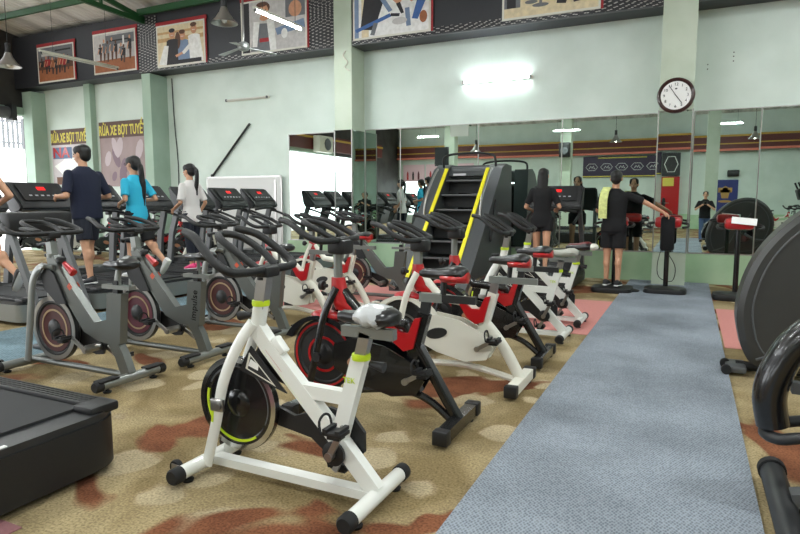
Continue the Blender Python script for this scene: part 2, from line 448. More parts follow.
def poster(x0, x1, z0, z1, bg, shapes, label, strip=True, y=10.30):
    """shapes in unit coords of the poster, (poly, colour)"""
    t = thing('poster', label, 'poster', ((x0+x1)/2, y, z0), 0, 'framed gym photographs on the dark band')
    w, h = x1-x0, z1-z0
    bm = B(); box(bm, (0, -.01, h/2), (w, .02, h)); obj('frame', bm, 'offwhite', t, smooth=0)
    bm = B(); e = .035
    poly(bm, [(-w/2+e, e), (w/2-e, e), (w/2-e, h-e), (-w/2+e, h-e)], -.0215, PN.index(bg))
    d = -.022
    for p, c in shapes:
        q = [((min(max(u, 0), 1)-.5)*(w-2*e), e+min(max(v, 0), 1)*(h-2*e)) for u, v in p]
        try: poly(bm, q, d, PN.index(c))
        except ValueError: pass
        d -= .00025
    obj('printed_picture', bm, [PC[k] for k in PN], t, smooth=0)
    if strip:
        bm = B(); box(bm, (0.02, -.006, h+.04), (w+.08, .012, .08)); box(bm, (w/2+.02, -.006, h/2), (.04, .012, h)); obj('red_border', bm, 'dred' if strip == 2 else PC['red'], t, smooth=0)
    return t
def crowd(n, z, hgt, seed, cols=('dk', 'gr', 'org', 'skin')):
    r = random.Random(seed); S = []
    for i in range(n):
        x = .08+.84*(i+.5)/n+r.uniform(-.03, .03); zz = z+r.uniform(-.06, .06); c = r.choice(cols); h = hgt*r.uniform(.8, 1.15)
        S.append((limb((x, zz), (x+.01, zz+h*.45), .018, .03), r.choice(('dk', 'hair')))); S.append((limb((x, zz+h*.4), (x, zz+h*.8), .04, .045), c))
        S.append((limb((x-.03, zz+h*.7), (x-.07, zz+h*.4), .012, .01), 'skin')); S.append((oval(x, zz+h*.9, .022, .05), 'skin' if i % 2 else 'hair'))
    return S
R_ = lambda x0, z0, x1, z1: [(x0, z0), (x1, z0), (x1, z1), (x0, z1)]
poster(-15.25, -13.86, 4.33, 5.22, 'org', [(R_(0, .62, 1, 1), 'gr'), (R_(0, .35, 1, .62), 'hair'), (R_(.1, .75, .5, .82), 'pgrey'), (R_(.5, .85, .95, .9), 'dk')]+crowd(9, .22, .5, 1, ('dk', 'org', 'gr', 'red')), 'poster of a crowded training floor, leftmost on the dark band')
poster(-13.15, -11.72, 4.36, 5.30, 'pgrey', [(R_(0, 0, 1, .32), 'org'), (R_(.3, .7, 1, .95), 'gr'), (R_(.4, .78, .9, .82), 'dk'), (R_(.72, .3, .76, .9), 'wh')]+crowd(8, .25, .55, 2, ('dk', 'dk', 'gr')), 'poster of a dance class with grey wall and orange floor')
def torso_fig(x, c, hc, lean=0, s=1):
    return [(limb((x+lean, .0), (x, .62*s), .15, .12), c), (oval(x, .60*s, .13, .06), c), (oval(x, .78*s, .065, .13), 'skin'), (oval(x-.004, .875*s, .068, .055), hc), (limb((x-.03, .75*s), (x+.03, .75*s), .006, .006), 'wh'), (oval(x-.025, .82*s, .009, .008, 6), 'dk'), (oval(x+.025, .82*s, .009, .008, 6), 'dk')]
poster(-11.05, -9.62, 4.33, 5.24, 'pal', [(R_(0, .8, 1, .86), 'sand'), (R_(0, .6, 1, .7), 'sand')]+torso_fig(.55, 'bl2', 'hair', .02, .92)+[(oval(.45, .6, .06, .22), 'hair')]+torso_fig(.33, 'dk', 'dk', -.03, 1)+torso_fig(.8, 'wh', 'hair', .06, 1.08)
       + [(limb((.78, .5), (.55, .25), .05, .04), 'wh'), (limb((.55, .27), (.4, .2), .03, .03), 'skin'), (limb((.1, .0), (.2, .5), .09, .05), 'wh'), (R_(.3, 0, .95, .1), 'dk')],
       'poster of three smiling people in a bright gym')
poster(-8.62, -6.98, 4.36, 5.42, 'pgrey', [(R_(0, .0, .12, 1), 'dk'), (R_(.7, .6, 1, 1), 'gr'), (oval(.85, .75, .1, .16), 'skin'), (limb((.55, .35), (1, .45), .07, .09), 'bl2'), (limb((.3, 0), (.36, .55), .17, .14), 'gr'), (R_(.28, .18, .5, .26), 'red'),
       (limb((.5, 0), (.46, .62), .05, .06), 'wh'), (limb((.2, .1), (.24, .6), .04, .05), 'wh'), (oval(.36, .66, .07, .06), 'skin'), (oval(.35, .86, .11, .12), 'hair'), (oval(.36, .8, .07, .13), 'skin'), (oval(.33, .93, .09, .05), 'hair'), (oval(.335, .82, .01, .008, 6), 'dk'), (oval(.39, .82, .01, .008, 6), 'dk'), (limb((.34, .73), (.385, .73), .008, .008), 'red'), (limb((.6, .1), (.78, .12), .06, .05), 'pgrey'), (oval(.68, .3, .05, .1), 'wh')],
       'poster of a woman with a towel round her neck')
poster(-5.93, -4.33, 4.36, 5.50, 'wh', [(R_(0, 0, .06, 1), 'bl2'), (R_(.1, 0, .2, 1), 'pal'), (limb((.18, .12), (.3, .75), .1, .15), 'dk'), (oval(.4, .8, .12, .14), 'skin'), (limb((.42, .8), (.62, .5), .07, .035), 'skin'), (limb((.55, .95), (.8, .5), .07, .03), 'skin'),
       (limb((.02, .12), (.5, .32), .03, .03), 'blue'), (limb((.38, .62), (.5, .38), .03, .03), 'bl2'), (limb((.5, .32), (.62, .3), .025, .025), 'dk'), (limb((.72, .4), (.74, .1), .03, .03), 'bl2'), (limb((.6, .5), (.66, .32), .03, .02), 'dk'),
       (limb((.82, .2), (.92, .55), .04, .06), 'blue'), (oval(.82, .62, .12, .12), 'blue'), (limb((.3, .22), (.25, .02), .03, .03), 'gr'), (oval(.62, .2, .1, .06), 'pgrey'), (oval(.93, .22, .05, .1), 'org')],
       'poster of riders bent over blue bike handles', strip=True)
poster(-3.02, -1.42, 4.36, 5.50, 'pal', [(R_(0, 0, .18, 1), 'gr'), (R_(.03, .02, .13, 1), 'dk'), (R_(0, 0, 1, .14), 'pal'), (oval(.3, .2, .07, .03), 'gr'), (limb((.4, .14), (.41, .4), .015, .015), 'gr'), (oval(.4, .14, .09, .03), 'gr'), (limb((.62, .12), (.7, .6), .05, .07), 'dk'), (limb((.8, .12), (.72, .6), .05, .07), 'dk'),
       (oval(.3, .35, .03, .03), 'red'), (limb((.72, .55), (.72, .9), .1, .13), 'red'), (oval(.72, .95, .05, .06), 'skin'), (R_(.84, .2, 1, .35), 'gr')],
       'poster of a standing figure in black trousers on pale floor', strip=True)

# car wash banners on the wall
def banner(x0, x1, z0, z1, label, extra):
    t = thing('banner', label, 'banner', ((x0+x1)/2, 10.79, z0), 0)
    w, h = x1-x0, z1-z0
    m_b = mat('banner_print_'+extra, (150, 128, 126) if extra == 'a' else (196, 188, 190), .5, noise=.35, nscale=2.2)
    bm = B(); box(bm, (0, -.008, h/2), (w, .012, h)); obj('printed_sheet', bm, m_b, t, smooth=0)
    bm = B(); box(bm, (0, -.018, h-.2), (w, .008, .4)); obj('title_strip', bm, 'brown', t, smooth=0)
    text_obj('lettering', 'RỬA XE BỌT TUYẾT', .27, 'gold', t, .002, (0, -.024, h-.23), (PI/2, 0, 0), (w/2.45, 1.25), bold=.006)
    if extra == 'b':
        bm = B(); box(bm, (-w*.22, -.018, h*.58), (w*.5, .006, .3)); obj('blue_patch', bm, mat('patch_blue', (90, 110, 140), .6), t, smooth=0)
        text_obj('lettering', 'NA', .42, 'red', t, .002, (-w*.25, -.024, h*.58), (PI/2, 0, 0), (1.1, .9), bold=.01)
        bm = B(); poly(bm, [(x_*w, z_*h) for x_, z_ in ((-.1, .7), (.0, .45), (.08, .55), (.15, .42), (.28, .5), (.4, .1), (-.05, .05), (-.45, .35), (-.2, .45))], -.0165, 0); obj('foam_print', bm, 'white', t, smooth=0)
        bm = B(); box(bm, (-w*.25, -.02, .12), (w*.3, .006, .2)); obj('print_patch', bm, mat('patch_brown', (104, 70, 50), .6, noise=.3, nscale=9), t, smooth=0)
    else:
        bm = B(); r = random.Random(4)
        for k in range(9): poly(bm, oval(r.uniform(-.4, .4)*w, r.uniform(.1, .65)*h, r.uniform(.05, .14), r.uniform(.1, .3), 10, r.uniform(-.5, .5)), -.0165-k*.0004, k % 2)
        wp = obj('washed_print', bm, [mat('patch_mauve', (120, 96, 108), .6), mat('patch_pale', (188, 172, 176), .6)], t, smooth=0); wp['kind'] = 'stuff'
banner(-15.62, -14.1, 1.75, 3.22, 'brown car wash banner with yellow title and large red letters', 'b')
banner(-13.72, -12.05, 1.7, 3.32, 'mauve car wash banner with yellow title beside the green pillar', 'a')

# ------------------------------------------------------------------ mirrors
xs = [(-7.84, -6.4), (-5.96, -5.18), (-5.18, -3.58), (-3.58, -2.06), (-2.06, -.52), (0.0, .92), (.92, 2.5), (2.5, 4.1), (4.1, 5.18)]
mlab = ['leftmost wall mirror panel beyond the treadmills, before the first pillar', 'narrow wall mirror panel just right of the mirrored pillar', 'wall mirror panel behind the left side of the stair climber', 'wall mirror panel behind the stair climber top',
        'wall mirror panel behind the woman in black and the man', 'wall mirror panel right of the clock pillar', 'wall mirror panel at the right edge behind the grey elliptical', 'wall mirror panel beyond the right edge', 'last wall mirror panel before the far right pillar']
for i, (a, b) in enumerate(xs):
    t = thing('mirror', mlab[i], 'mirror', ((a+b)/2, WY-.002, .5), 0, 'mirror panels along the back wall')
    bm = B(); box(bm, (0, -.004, 1.12), (b-a-.012, .008, 2.24)); g = obj('mirror_glass', bm, 'mirror', t, smooth=0)
    g.rotation_euler = (random.uniform(-.0015, .0015), 0, random.uniform(-.002, .002))
    bm = B(); box(bm, (-(b-a)/2+.006, -.006, 1.12), (.014, .012, 2.24)); box(bm, (0, -.008, 2.245), (b-a, .016, .012)); box(bm, (0, -.01, -.01), (b-a, .02, .02)); obj('edge_strip', bm, 'steel', t, smooth=0)
def pmir(x0, x1, lab):
    for nm, c, s, l2 in (('mirror', ((x0+x1)/2, 10.29, 1.62), (x1-x0-.01, .008, 2.18), lab+', front face'), ('mirror', (x1+.008, 10.55, 1.62), (.008, .46, 2.18), lab+', right side face'), ('mirror', (x0-.008, 10.55, 1.62), (.008, .46, 2.18), lab+', left side face')):
        bm = B(); box(bm, c, s); o = obj(nm, bm, 'mirror', smooth=0); tag(o, l2, 'mirror')
pmir(-6.37, -5.98, 'tall mirror strip on the pillar beside the whiteboard wall')
pmir(-.5, -.02, 'tall mirror strip under the round clock')
for xc in (-6.37, -5.98, -.5, -.02):
    bm = B(); box(bm, (xc, 10.28, 1.62), (.016, .02, 2.2)); o = struct('trim_5', bm, 'steel')

# ------------------------------------------------------------------ wall things
# clock
t = thing('wall_clock', 'round dark brown wall clock with white face on the pillar', 'clock', (-.27, 10.3, 2.93))
bm = B(); prof = [(.2, 0), (.262, 0), (.268, -.02), (.262, -.045), (.245, -.055), (.225, -.045), (.215, -.03), (.2, -.028)]
lathe(bm, prof, (0, 0, 0), 'y', 40); obj('rim', bm, mat('clock_rim', (52, 26, 22), .3, coat=.5), t)
bm = B(); lathe(bm, [(.212, -.005), (.212, -.031)], (0, 0, 0), 'y', 40); obj('dial', bm, 'paper', t)
for k in range(1, 13):
    a = PI/2-k*PI/6
    text_obj('numeral', str(k), .06, 'black', t, .0008, (.165*math.cos(a), -.033, .165*math.sin(a)), (PI/2, 0, 0))
bm = B(); tube(bm, [(-.02, -.034, .03), (.0, -.034, 0), (.085, -.034, -.115)], .005, 6); obj('hour_hand', bm, 'black', t)
bm = B(); tube(bm, [(.02, -.037, -.03), (-.095, -.037, .145)], .004, 6); obj('minute_hand', bm, 'black', t)
bm = B(); box(bm, (0, -.032, .1), (.03, .004, .02)); obj('dial_mark', bm, 'dgrey', t)

def tube_light(a, b, lit, label, hang=0, on_wall=False, energy=0):
    a, b = V(a), V(b); mid = (a+b)/2; d = b-a; L = d.length; rz = math.atan2(d.y, d.x)
    t = thing('fluorescent_light', label, 'light', mid, rz)
    bm = B()
    if on_wall: box(bm, (0, .04, 0), (L+.06, .04, .05), bev=.006)
    else: box(bm, (0, 0, .045), (L+.06, .05, .04), bev=.006)
    obj('batten', bm, 'offwhite', t)
    bm = B(); tube(bm, [(-L/2+.03, 0, 0), (L/2-.03, 0, 0)], .016, 12)
    obj('tube', bm, mat('lit_tube', (255, 255, 255), .4, emit=(244, 252, 255), estr=70) if lit else mat('unlit_tube', (210, 208, 200), .4), t)
    for s in (-1, 1):
        bm = B(); box(bm, (s*(L/2-.01), 0.005 if on_wall else 0, .0 if on_wall else .01), (.03, .035, .05)); obj('lamp_holder', bm, 'mgrey', t)
    if hang:
        for s in (-1, 1):
            bm = B(); tube(bm, [(s*L*.35, 0, .06), (s*L*.35, 0, hang)], .004, 5); obj('hanger', bm, 'dgrey', t)
    if lit and energy:
        ld = bpy.data.lights.new('tube_glow', 'AREA'); ld.shape = 'RECTANGLE'; ld.size = L; ld.size_y = .08; ld.energy = energy; ld.color = (.95, 1, .98)
        lo = bpy.data.objects.new('tube_glow', ld); C.objects.link(lo); lo.parent = t
        lo.location = (0, -.03, 0) if on_wall else (0, 0, -.025)
        if on_wall: lo.rotation_euler = (PI/2, 0, 0); 
    return t
tl = tube_light((-3.88, 10.74, 3.5), (-2.62, 10.74, 3.5), True, 'glowing fluorescent tube on the mint wall above the mirrors', on_wall=True, energy=0)
tube_light((-9.5, 10.74, 3.56), (-8.35, 10.74, 3.58), False, 'unlit fluorescent tube on the plain wall above the metal rod', on_wall=True)
tube_light((-6.5, 8.1, 4.4), (-6.46, 9.35, 4.4), True, 'lit tube light hanging in front of the towel woman poster', hang=1.45, energy=30)
tube_light((-12.35, 8.4, 4.4), (-12.25, 10.2, 4.4), False, 'unlit tube light hanging in front of the two leftmost posters', hang=1.35)
# rows of ceiling tubes in the hall
pos = [(-13.2, 3.0), (-9.6, 5.6), (-9.6, 1.0), (-5.0, 3.4), (-3.2, 6.3), (-1.0, 1.2), (2.6, 3.6), (2.4, 7.6), (-5, -2), (-1.6, -4.4), (2.8, -3.2), (-9.6, -4.4), (-5.4, -7.8), (1.2, -8.2), (-12.6, -8)]
for i, (x, y) in enumerate(pos):
    near = ('over the left treadmills', 'over the treadmill row', 'left of the silver bikes, overhead', 'over the silver bikes', 'over the aisle before the stair climber', 'right above the camera aisle', 'over the right ellipticals', 'over the far right machines', 'behind the camera to the left', 'straight behind the camera', 'behind the camera to the right', 'in the rear left of the hall', 'near the rear wall, left', 'near the rear wall, right', 'in the rear left corner')[i]
    zz = 4.9 if y > -6 else 4.7
    tube_light((x-.6, y, zz), (x+.6, y, zz), True, 'lit tube light hanging '+near, hang=roof_z(y)-zz-.02, energy=70)

# bell lamps
def bell(x, y, z, lit, label):
    t = thing('pendant_lamp', label, 'lamp', (x, y, z))
    bm = B(); lathe(bm, [(.05, .3), (.07, .26), (.09, .2), (.17, .08), (.25, 0), (.255, -.01), (.235, -.005), (.16, .07), (.08, .18), (.04, .2)], (0, 0, 0), 'z', 28); obj('bell_shade', bm, 'steel', t)
    bm = B(); lathe(bm, [(.03, .5), (.055, .48), (.06, .3), (.04, .27)], (0, 0, 0), 'z', 16); obj('socket', bm, 'dgrey', t)
    bm = B(); ball(bm, (0, 0, .09), (.06, .06, .1)); obj('bulb', bm, mat('bulb_lit', (255, 255, 255), .3, emit=(255, 250, 240), estr=25) if lit else mat('bulb_off', (220, 220, 215), .2), t)
    bm = B(); tube(bm, [(0, 0, .5), (0, 0, roof_z(y)-z)], .008, 6); obj('suspension_rod', bm, 'dgrey', t)
bell(-8.2, 9.3, 4.72, False, 'metal bell shaped pendant lamp between the smiling people poster and towel poster')
bell(-13.75, 8.6, 4.3, False, 'metal bell shaped pendant lamp at the far left edge')
bell(-3.0, -6.0, 3.9, True, 'lit bell lamp hanging before the purple sign behind the camera')
bell(2.2, -7.0, 3.9, True, 'lit bell lamp hanging at the rear right of the hall')
bell(-8.6, -4.0, 3.5, True, 'lit bell lamp hanging over the rear left of the hall')
# ceiling fan
t = thing('ceiling_fan', 'ceiling fan with pale blades in front of the poster band', 'fan', (-7.5, 9.0, 4.13))
bm = B(); tube(bm, [(0, 0, .08), (0, 0, roof_z(9)-4.2)], .018, 8); obj('rod', bm, 'steel', t)
bm = B(); lathe(bm, [(.02, .1), (.09, .07), (.11, 0), (.09, -.05), (.03, -.07)], (0, 0, 0), 'z', 20); obj('motor', bm, 'silver2', t)
for k in range(3):
    a = PI*.96+k*2*PI/3; bm = B(); R = Euler((0, .12, a)).to_matrix()
    pts = [R @ V(p) for p in ((.1, -.03, 0), (.6, -.07, 0), (.62, .06, .0), (.1, .03, 0))]
    lo_ = [bm.verts.new(p) for p in pts]; hi_ = [bm.verts.new(p+V((0, 0, .008))) for p in pts]
    bm.faces.new(lo_); bm.faces.new(hi_[::-1])
    for i in range(4): bm.faces.new((lo_[i], hi_[i], hi_[(i+1) % 4], lo_[(i+1) % 4]))
    obj('blade', bm, 'silver2', t, smooth=0)
# rod on wall, white panel
bm = B(); tube(bm, [(-9.98, 10.76, 1.9), (-8.86, 10.76, 3.03)], .024, 8); ball(bm, (-9.98, 10.755, 1.91), .04)
o = obj('metal_rod', bm, 'dgrey'); tag(o, 'dark metal rod fixed slanting on the plain wall', 'rod')
t = thing('notice_board', 'low white board panel against the wall behind the treadmills', 'board', (-9.05, 10.72, 0))
bm = B(); box(bm, (0, 0, .93), (2.06, .04, 1.84)); obj('panel', bm, mat('board_white', (206, 206, 204), .4), t, smooth=0)
bm = B()
for a, b in (((-1.04, 0, 1.86), (1.04, 0, 1.86)), ((-1.04, 0, 0), (-1.04, 0, 1.86)), ((1.04, 0, 0), (1.04, 0, 1.86)), ((.9, -.02, .1), (.9, -.02, 1.8))): beam(bm, a, b, .05, .03, up=(0, 1, 0))
obj('frame', bm, 'steel', t, smooth=0)
# wires on the mint wall by the pillars
bm = B(); tube(bm, sm([(-11.15, 10.78, 4.2), (-11.12, 10.78, 3.2), (-11.05, 10.78, 2.2), (-11.08, 10.78, 1.2)]), .012, 6); o = obj('wall_cable', bm, 'dgrey'); tag(o, 'dark cable running down the wall by the green pillar', 'cable')
bm = B(); tube(bm, sm([(-6.1, 10.285, 4.2), (-6.14, 10.26, 4.1), (-6.05, 10.27, 3.98), (-6.12, 10.28, 3.9), (-6.02, 10.28, 3.82)]), .012, 6); o = obj('loose_wire', bm, 'offwhite'); tag(o, 'loose curled wire at the top of the middle pillar', 'wire')
# screw holes
bm = B()
for x, z in ((.15, 3.45), (.15, 3.38), (.5, 3.6), (.5, 3.54), (.5, 3.47)): lathe(bm, [(.01, 10.8), (.01, 10.795)], (x, 0, z), 'y', 8)
o = obj('screw_hole', bm, 'dgrey'); tag(o, 'small dark screw marks on the wall right of the clock pillar', 'mark', kind='stuff')

# ------------------------------------------------------------------ spin bikes  (local: +x forward, rear foot at origin)
def saddle_bm(c, kind, L=.27, W=.17):
    bm = B(); c = V(c); rings = []
    for u, w, h, dz in ((-.5, .3, .02, 0), (-.46, .75, .03, .0), (-.36, 1, .04, .004), (-.2, .95, .043, .0), (0, .62, .035, -.008), (.2, .34, .03, -.01), (.4, .26, .027, -.008), (.5, .12, .015, -.012)):
        rings.append((c+V((u*L, 0, dz)), W/2*w, h, Matrix(((0, 0, 1), (1, 0, 0), (0, 1, 0)))))
    loft(bm, rings, 14)
    return bm
def handlebar(t, c, m='foam', s=1.0, zf=1.0):
    c = V(c); Z = lambda L: [(p[0], p[1], p[2]*zf) for p in L]
    bm = B()
    P = [(.30, -.17, .16), (.2, -.21, .135), (.08, -.245, .05), (.0, -.23, .0), (-.03, -.15, -.01), (-.03, 0, -.01), (-.03, .15, -.01), (0, .23, 0), (.08, .245, .05), (.2, .21, .135), (.30, .17, .16)]
    tube(bm, sm([c+V(p)*s for p in Z(P)], 4), .0195, 10)
    Q = [(-.02, -.07, 0), (.08, -.085, .07), (.19, -.07, .13), (.24, 0, .145), (.19, .07, .13), (.08, .085, .07), (-.02, .07, 0)]
    tube(bm, sm([c+V(p)*s for p in Z(Q)], 4), .0175, 10)
    h = obj('handlebar', bm, m, t)
    bm = B(); box(bm, c+V((-.01, 0, -.02)), (.1, .1, .05), bev=.012); tube(bm, [c+V((-.0, 0, -.06)), c+V((-.0, 0, -.0))], .03, 12); obj('handlebar_clamp', bm, 'plastic', t)
    return h
def pedal(t, c, ang, side):
    """crank arm + pedal; side -1 = +y local?"""
    cx, cz, y = c
    ex, ez = cx+.165*math.cos(ang), cz+.165*math.sin(ang)
    bm = B(); beam(bm, (cx, y, cz), (ex, y, ez), .016, .028, up=(-math.sin(ang), 0, math.cos(ang))); lathe(bm, [(.02, -.012), (.02, .012)], (cx, y, cz), 'y', 14)
    ca = obj('crank_arm', bm, 'steel', t)
    bm = B(); yy = y+side*.065
    box(bm, (ex, yy, ez), (.095, .075, .018), bev=.004); box(bm, (ex+.03, yy, ez+.016), (.02, .085, .014)); box(bm, (ex-.03, yy, ez+.016), (.02, .085, .014)); box(bm, (ex, yy, ez-.02), (.06, .05, .012))
    pd = obj('pedal', bm, 'plastic', ca)
    bm = B(); tube(bm, sm([(ex+.045, yy-.045, ez), (ex+.055, yy-.04, ez+.05), (ex+.055, yy, ez+.07), (ex+.055, yy+.04, ez+.05), (ex+.045, yy+.045, ez)], 3), .006, 5); obj('toe_cage', bm, 'rubber', ca)
def wheel_bm(c, r, w, hub=.03):
    bm = B()
    lathe(bm, [(hub, -w*1.6), (r*.25, -w*1.2), (r*.3, -w*.4), (r*.76, -w*.4), (r*.8, -w), (r*.97, -w), (r, -w*.8), (r, w*.8), (r*.97, w), (r*.8, w), (r*.76, w*.4), (r*.3, w*.4), (r*.25, w*1.2), (hub, w*1.6)], c, 'y', 44)
    return bm
def ring_bm(c, r0, r1, y, th=.003, a0=0, a1=2*PI, n=40):
    bm = B(); c = V(c); full = abs(a1-a0-2*PI) < 1e-6
    for sgn in (-1, 1):
        prev = None; first = None
        for i in range(n+1):
            a = a0+(a1-a0)*i/n; d = V((math.cos(a), 0, math.sin(a)))
            q = [bm.verts.new(c+d*rr+V((0, sgn*yy, 0))) for rr, yy in ((r0, y), (r0, y+th), (r1, y+th), (r1, y))]
            if prev:
                for k in range(3): bm.faces.new((prev[k], prev[k+1], q[k+1], q[k]))
            prev = q
    return bm

def foot_bar(name, t, x, z, half, r, m, cap='rubber', capr=1.15, pads=False, sq=False):
    bm = B(); tube(bm, [(x, -half+.03, z), (x, half-.03, z)], r, 4 if sq else 16, up=(0, 0, 1)); f = obj(name, bm, m, t)
    for s in (-1, 1):
        bm = B()
        if sq: box(bm, (x, s*(half-.02), z), (r*2.5, .07, r*2.3), bev=.008)
        else: lathe(bm, [(r*capr*.8, s*(half+.012)), (r*capr, s*(half+.002)), (r*capr, s*(half-.045)), (r*.9, s*(half-.05))], (x, 0, z), 'y', 18)
        obj('end_cap', bm, cap, f)
        bm = B(); lathe(bm, [(.025, .0), (.03, .012), (.012, .02), (.01, z-r*.6)], (x+.0, s*(half-.09), 0), 'z', 12); obj('leveller', bm, 'rubber', f)
    return f

def bike_lime(label, white='white', saddle='black'):
    t = thing('spin_bike', label, 'exercise bike', group='front row of spin bikes')
    foot_bar('rear_foot', t, 0, .055, .27, .034, white)
    foot_bar('front_foot', t, .93, .055, .26, .034, white)
    for s in (-1, 1):
        bm = B(); lathe(bm, [(.008, -.016), (.03, -.014), (.034, 0), (.03, .014), (.008, .016)], (1.0, s*.17, .06), 'y', 16); obj('transport_wheel', bm, 'rubber', t)
        bm = B(); beam(bm, (.94, s*.19, .06), (1.01, s*.19, .065), .006, .03); obj('wheel_bracket', bm, 'steel', t)
    bm = B(); tube(bm, [(.03, 0, .055), (.92, 0, .055)], .02, 4, ry=.03, up=(0, 0, 1)); obj('base_bar', bm, white, t)
    # main frame: down tube + head + seat tube + bridge
    bm = B()
    tube(bm, [(.64, 0, .76), (.56, 0, .66), (.19, 0, .28), (.0, 0, .075)], .036, 4, ry=.027, up=(.7, 0, .7))
    tube(bm, [(.635, 0, .70), (.60, 0, .86)], .036, 14)
    tube(bm, [(.19, 0, .26), (.075, 0, .66)], .034, 4, ry=.026, up=(1, 0, .2))
    beam(bm, (.38, 0, .48), (.12, 0, .475), .05, .06)
    f = obj('frame', bm, white, t)
    for s in (-1, 1):
        bm = B(); tube(bm, sm([(.63, s*.03, .77), (.70, s*.055, .66), (.78, s*.07, .48), (.83, s*.072, .28), (.90, s*.072, .05)], 4), .03, 10, ry=.017, up=(1, 0, 0)); obj('fork_blade', bm, white, f)
        bm = B(); box(bm, (.80, s*.095, .37), (.075, .02, .06), bev=.006); lathe(bm, [(.016, 0), (.016, s*.03)], (.78, s*.09, .37), 'y', 10); obj('axle_bracket', bm, 'steel', t)
        # side sticker
        bm = B(); box(bm, (.835, s*.0905, .33), (.012, .002, .1), ry=-.1); obj('decal', bm, 'lime', f)
        bm = B(); prism(bm, [(.58, .64), (.585, .645), (.37, .425), (.365, .42)], s*.0275, s*.0285); obj('decal', bm, 'lime', f)
        bm = B(); prism(bm, [(.555, .64), (.562, .648), (.48, .562), (.473, .554)], s*.0277, s*.0289); obj('decal', bm, 'red', f)
        text_obj('logo_print', 'TEK', .035, 'lime', f, .001, (.118, -s*.0275*-1 if s > 0 else -.0275, .56), (PI/2, 0, PI if s > 0 else 0))
        # black triangular guard with outlined badge
        bm = B(); prism(bm, [(.64, .66), (.71, .54), (.60, .505), (.44, .46)], s*.030, s*.038); g = obj('triangle_guard', bm, 'plastic', f)
        bm = B()
        T = [(.648, .628), (.672, .55), (.50, .485)]; cxy = (sum(p[0] for p in T)/3, sum(p[1] for p in T)/3)
        for i in range(3):
            p, q = T[i], T[(i+1) % 3]; p2 = (p[0]*.82+cxy[0]*.18, p[1]*.82+cxy[1]*.18); q2 = (q[0]*.82+cxy[0]*.18, q[1]*.82+cxy[1]*.18)
            prism(bm, [p, q, q2, p2], s*.0378, s*.0395)
        obj('badge_outline', bm, 'offwhite', g)
        bm = B(); prism(bm, [(.64, .598), (.655, .565), (.60, .548), (.595, .575)], s*.0378, s*.0398); obj('badge_print', bm, 'paper', g)
    # collars / posts
    for c, r, n_ in (((.603, 0, .86), .04, 'head'), ((.072, 0, .665), .04, 'seat')):
        bm = B(); lathe(bm, [(r, -.012), (r+.002, 0), (r, .014)], c, 'z', 16); obj('collar', bm, 'lime', f, 'lime green collar')
    bm = B(); tube(bm, [(.603, 0, .84), (.575, 0, 1.0)], .028, 4, ry=.024, up=(1, 0, 0)); obj('handlebar_post', bm, 'steel', t)
    bm = B(); tube(bm, [(.078, 0, .64), (.045, 0, .77)], .026, 4, ry=.02, up=(1, 0, 0)); obj('seat_post', bm, 'steel', t)
    bm = B(); beam(bm, (-.09, 0, .775), (.16, 0, .775), .04, .045); beam(bm, (.0, 0, .79), (.0, 0, .83), .03, .03, up=(1, 0, 0)); obj('seat_slider', bm, 'silver2', t)
    for c in ((.66, .0, .80), (.03, 0, .64)):
        bm = B(); tube(bm, [c, (c[0]+(.07 if c[0] > .5 else -.07), 0, c[2]-.01)], [.012, .024], 12); obj('adjust_knob', bm, 'plastic', t)
    bm = saddle_bm((.04, 0, .845), 0, .29); sd = obj('saddle', bm, 'greysad' if saddle == 'grey' else 'saddle', t)
    if saddle == 'wrapped':
        bm = B(); loft(bm, [((-.10+.02+k*.026, 0, .847+.006*(k%2)), .088*w, .048*h, Matrix(((0, 0, 1), (1, 0, 0), (0, 1, 0)))) for k, (w, h) in enumerate(((.4, .4), (.85, .85), (1.04, 1.05), (1.0, 1.0), (1.02, 1.08), (.9, .95), (.75, .7)))], 22)
        for v_ in bm.verts: v_.co += V((random.uniform(-.004, .004), random.uniform(-.004, .004), random.uniform(-.004, .004)))
        obj('plastic_wrap', bm, 'wrap', sd, 'crumpled clear plastic wrap over the saddle tail')
    if saddle == 'redwhite':
        bm = saddle_bm((.04, 0, .859), 0, .26, .10); obj('saddle_stripe', bm, 'dred', sd)
        bm = B(); ball(bm, (-.10, 0, .845), (.055, .082, .038)); obj('saddle_tail', bm, 'offwhite', sd)
    handlebar(t, (.585, 0, 1.03))
    bm = B(); box(bm, (.5, 0, .67), (.04, .05, .09), bev=.01, ry=.7); obj('bottle_cradle', bm, white, t)
    # wheel
    wc = (.75, 0, .36)
    w = obj('flywheel', wheel_bm(wc, .23, .014), 'black', t)
    obj('rim_band', ring_bm(wc, .203, .228, .0142), 'chrome', w, 'polished rim band')
    obj('rim_print', ring_bm(wc, .178, .19, .0062, .008, -2.2, .3), 'lime', w, 'lime arc printed on the wheel')
    obj('rim_print', ring_bm(wc, .180, .186, .0062, .008, .5, 3.6), 'mgrey', w)
    # chain guard
    bm = B(); prism(bm, [(.80, .33), (.74, .42), (.45, .33), (.26, .40), (.14, .38), (.08, .31), (.08, .22), (.14, .16), (.25, .16), (.36, .24), (.74, .30)], -.055, -.035); obj('chain_guard', bm, 'plastic', t)
    bm = B(); lathe(bm, [(.05, .03), (.055, .036), (.055, .05), (.04, .056)], (.19, 0, .225), 'y', 24); obj('crank_cover', bm, 'plastic', t)
    pedal(t, (.19, .225, .08), 2.05, 1); pedal(t, (.19, .225, -.085), 2.05+PI, -1)
    bm = B(); tube(bm, [(.19, -.09, .225), (.19, .085, .225)], .018, 10); obj('crank_axle', bm, 'steel', t)
    return t

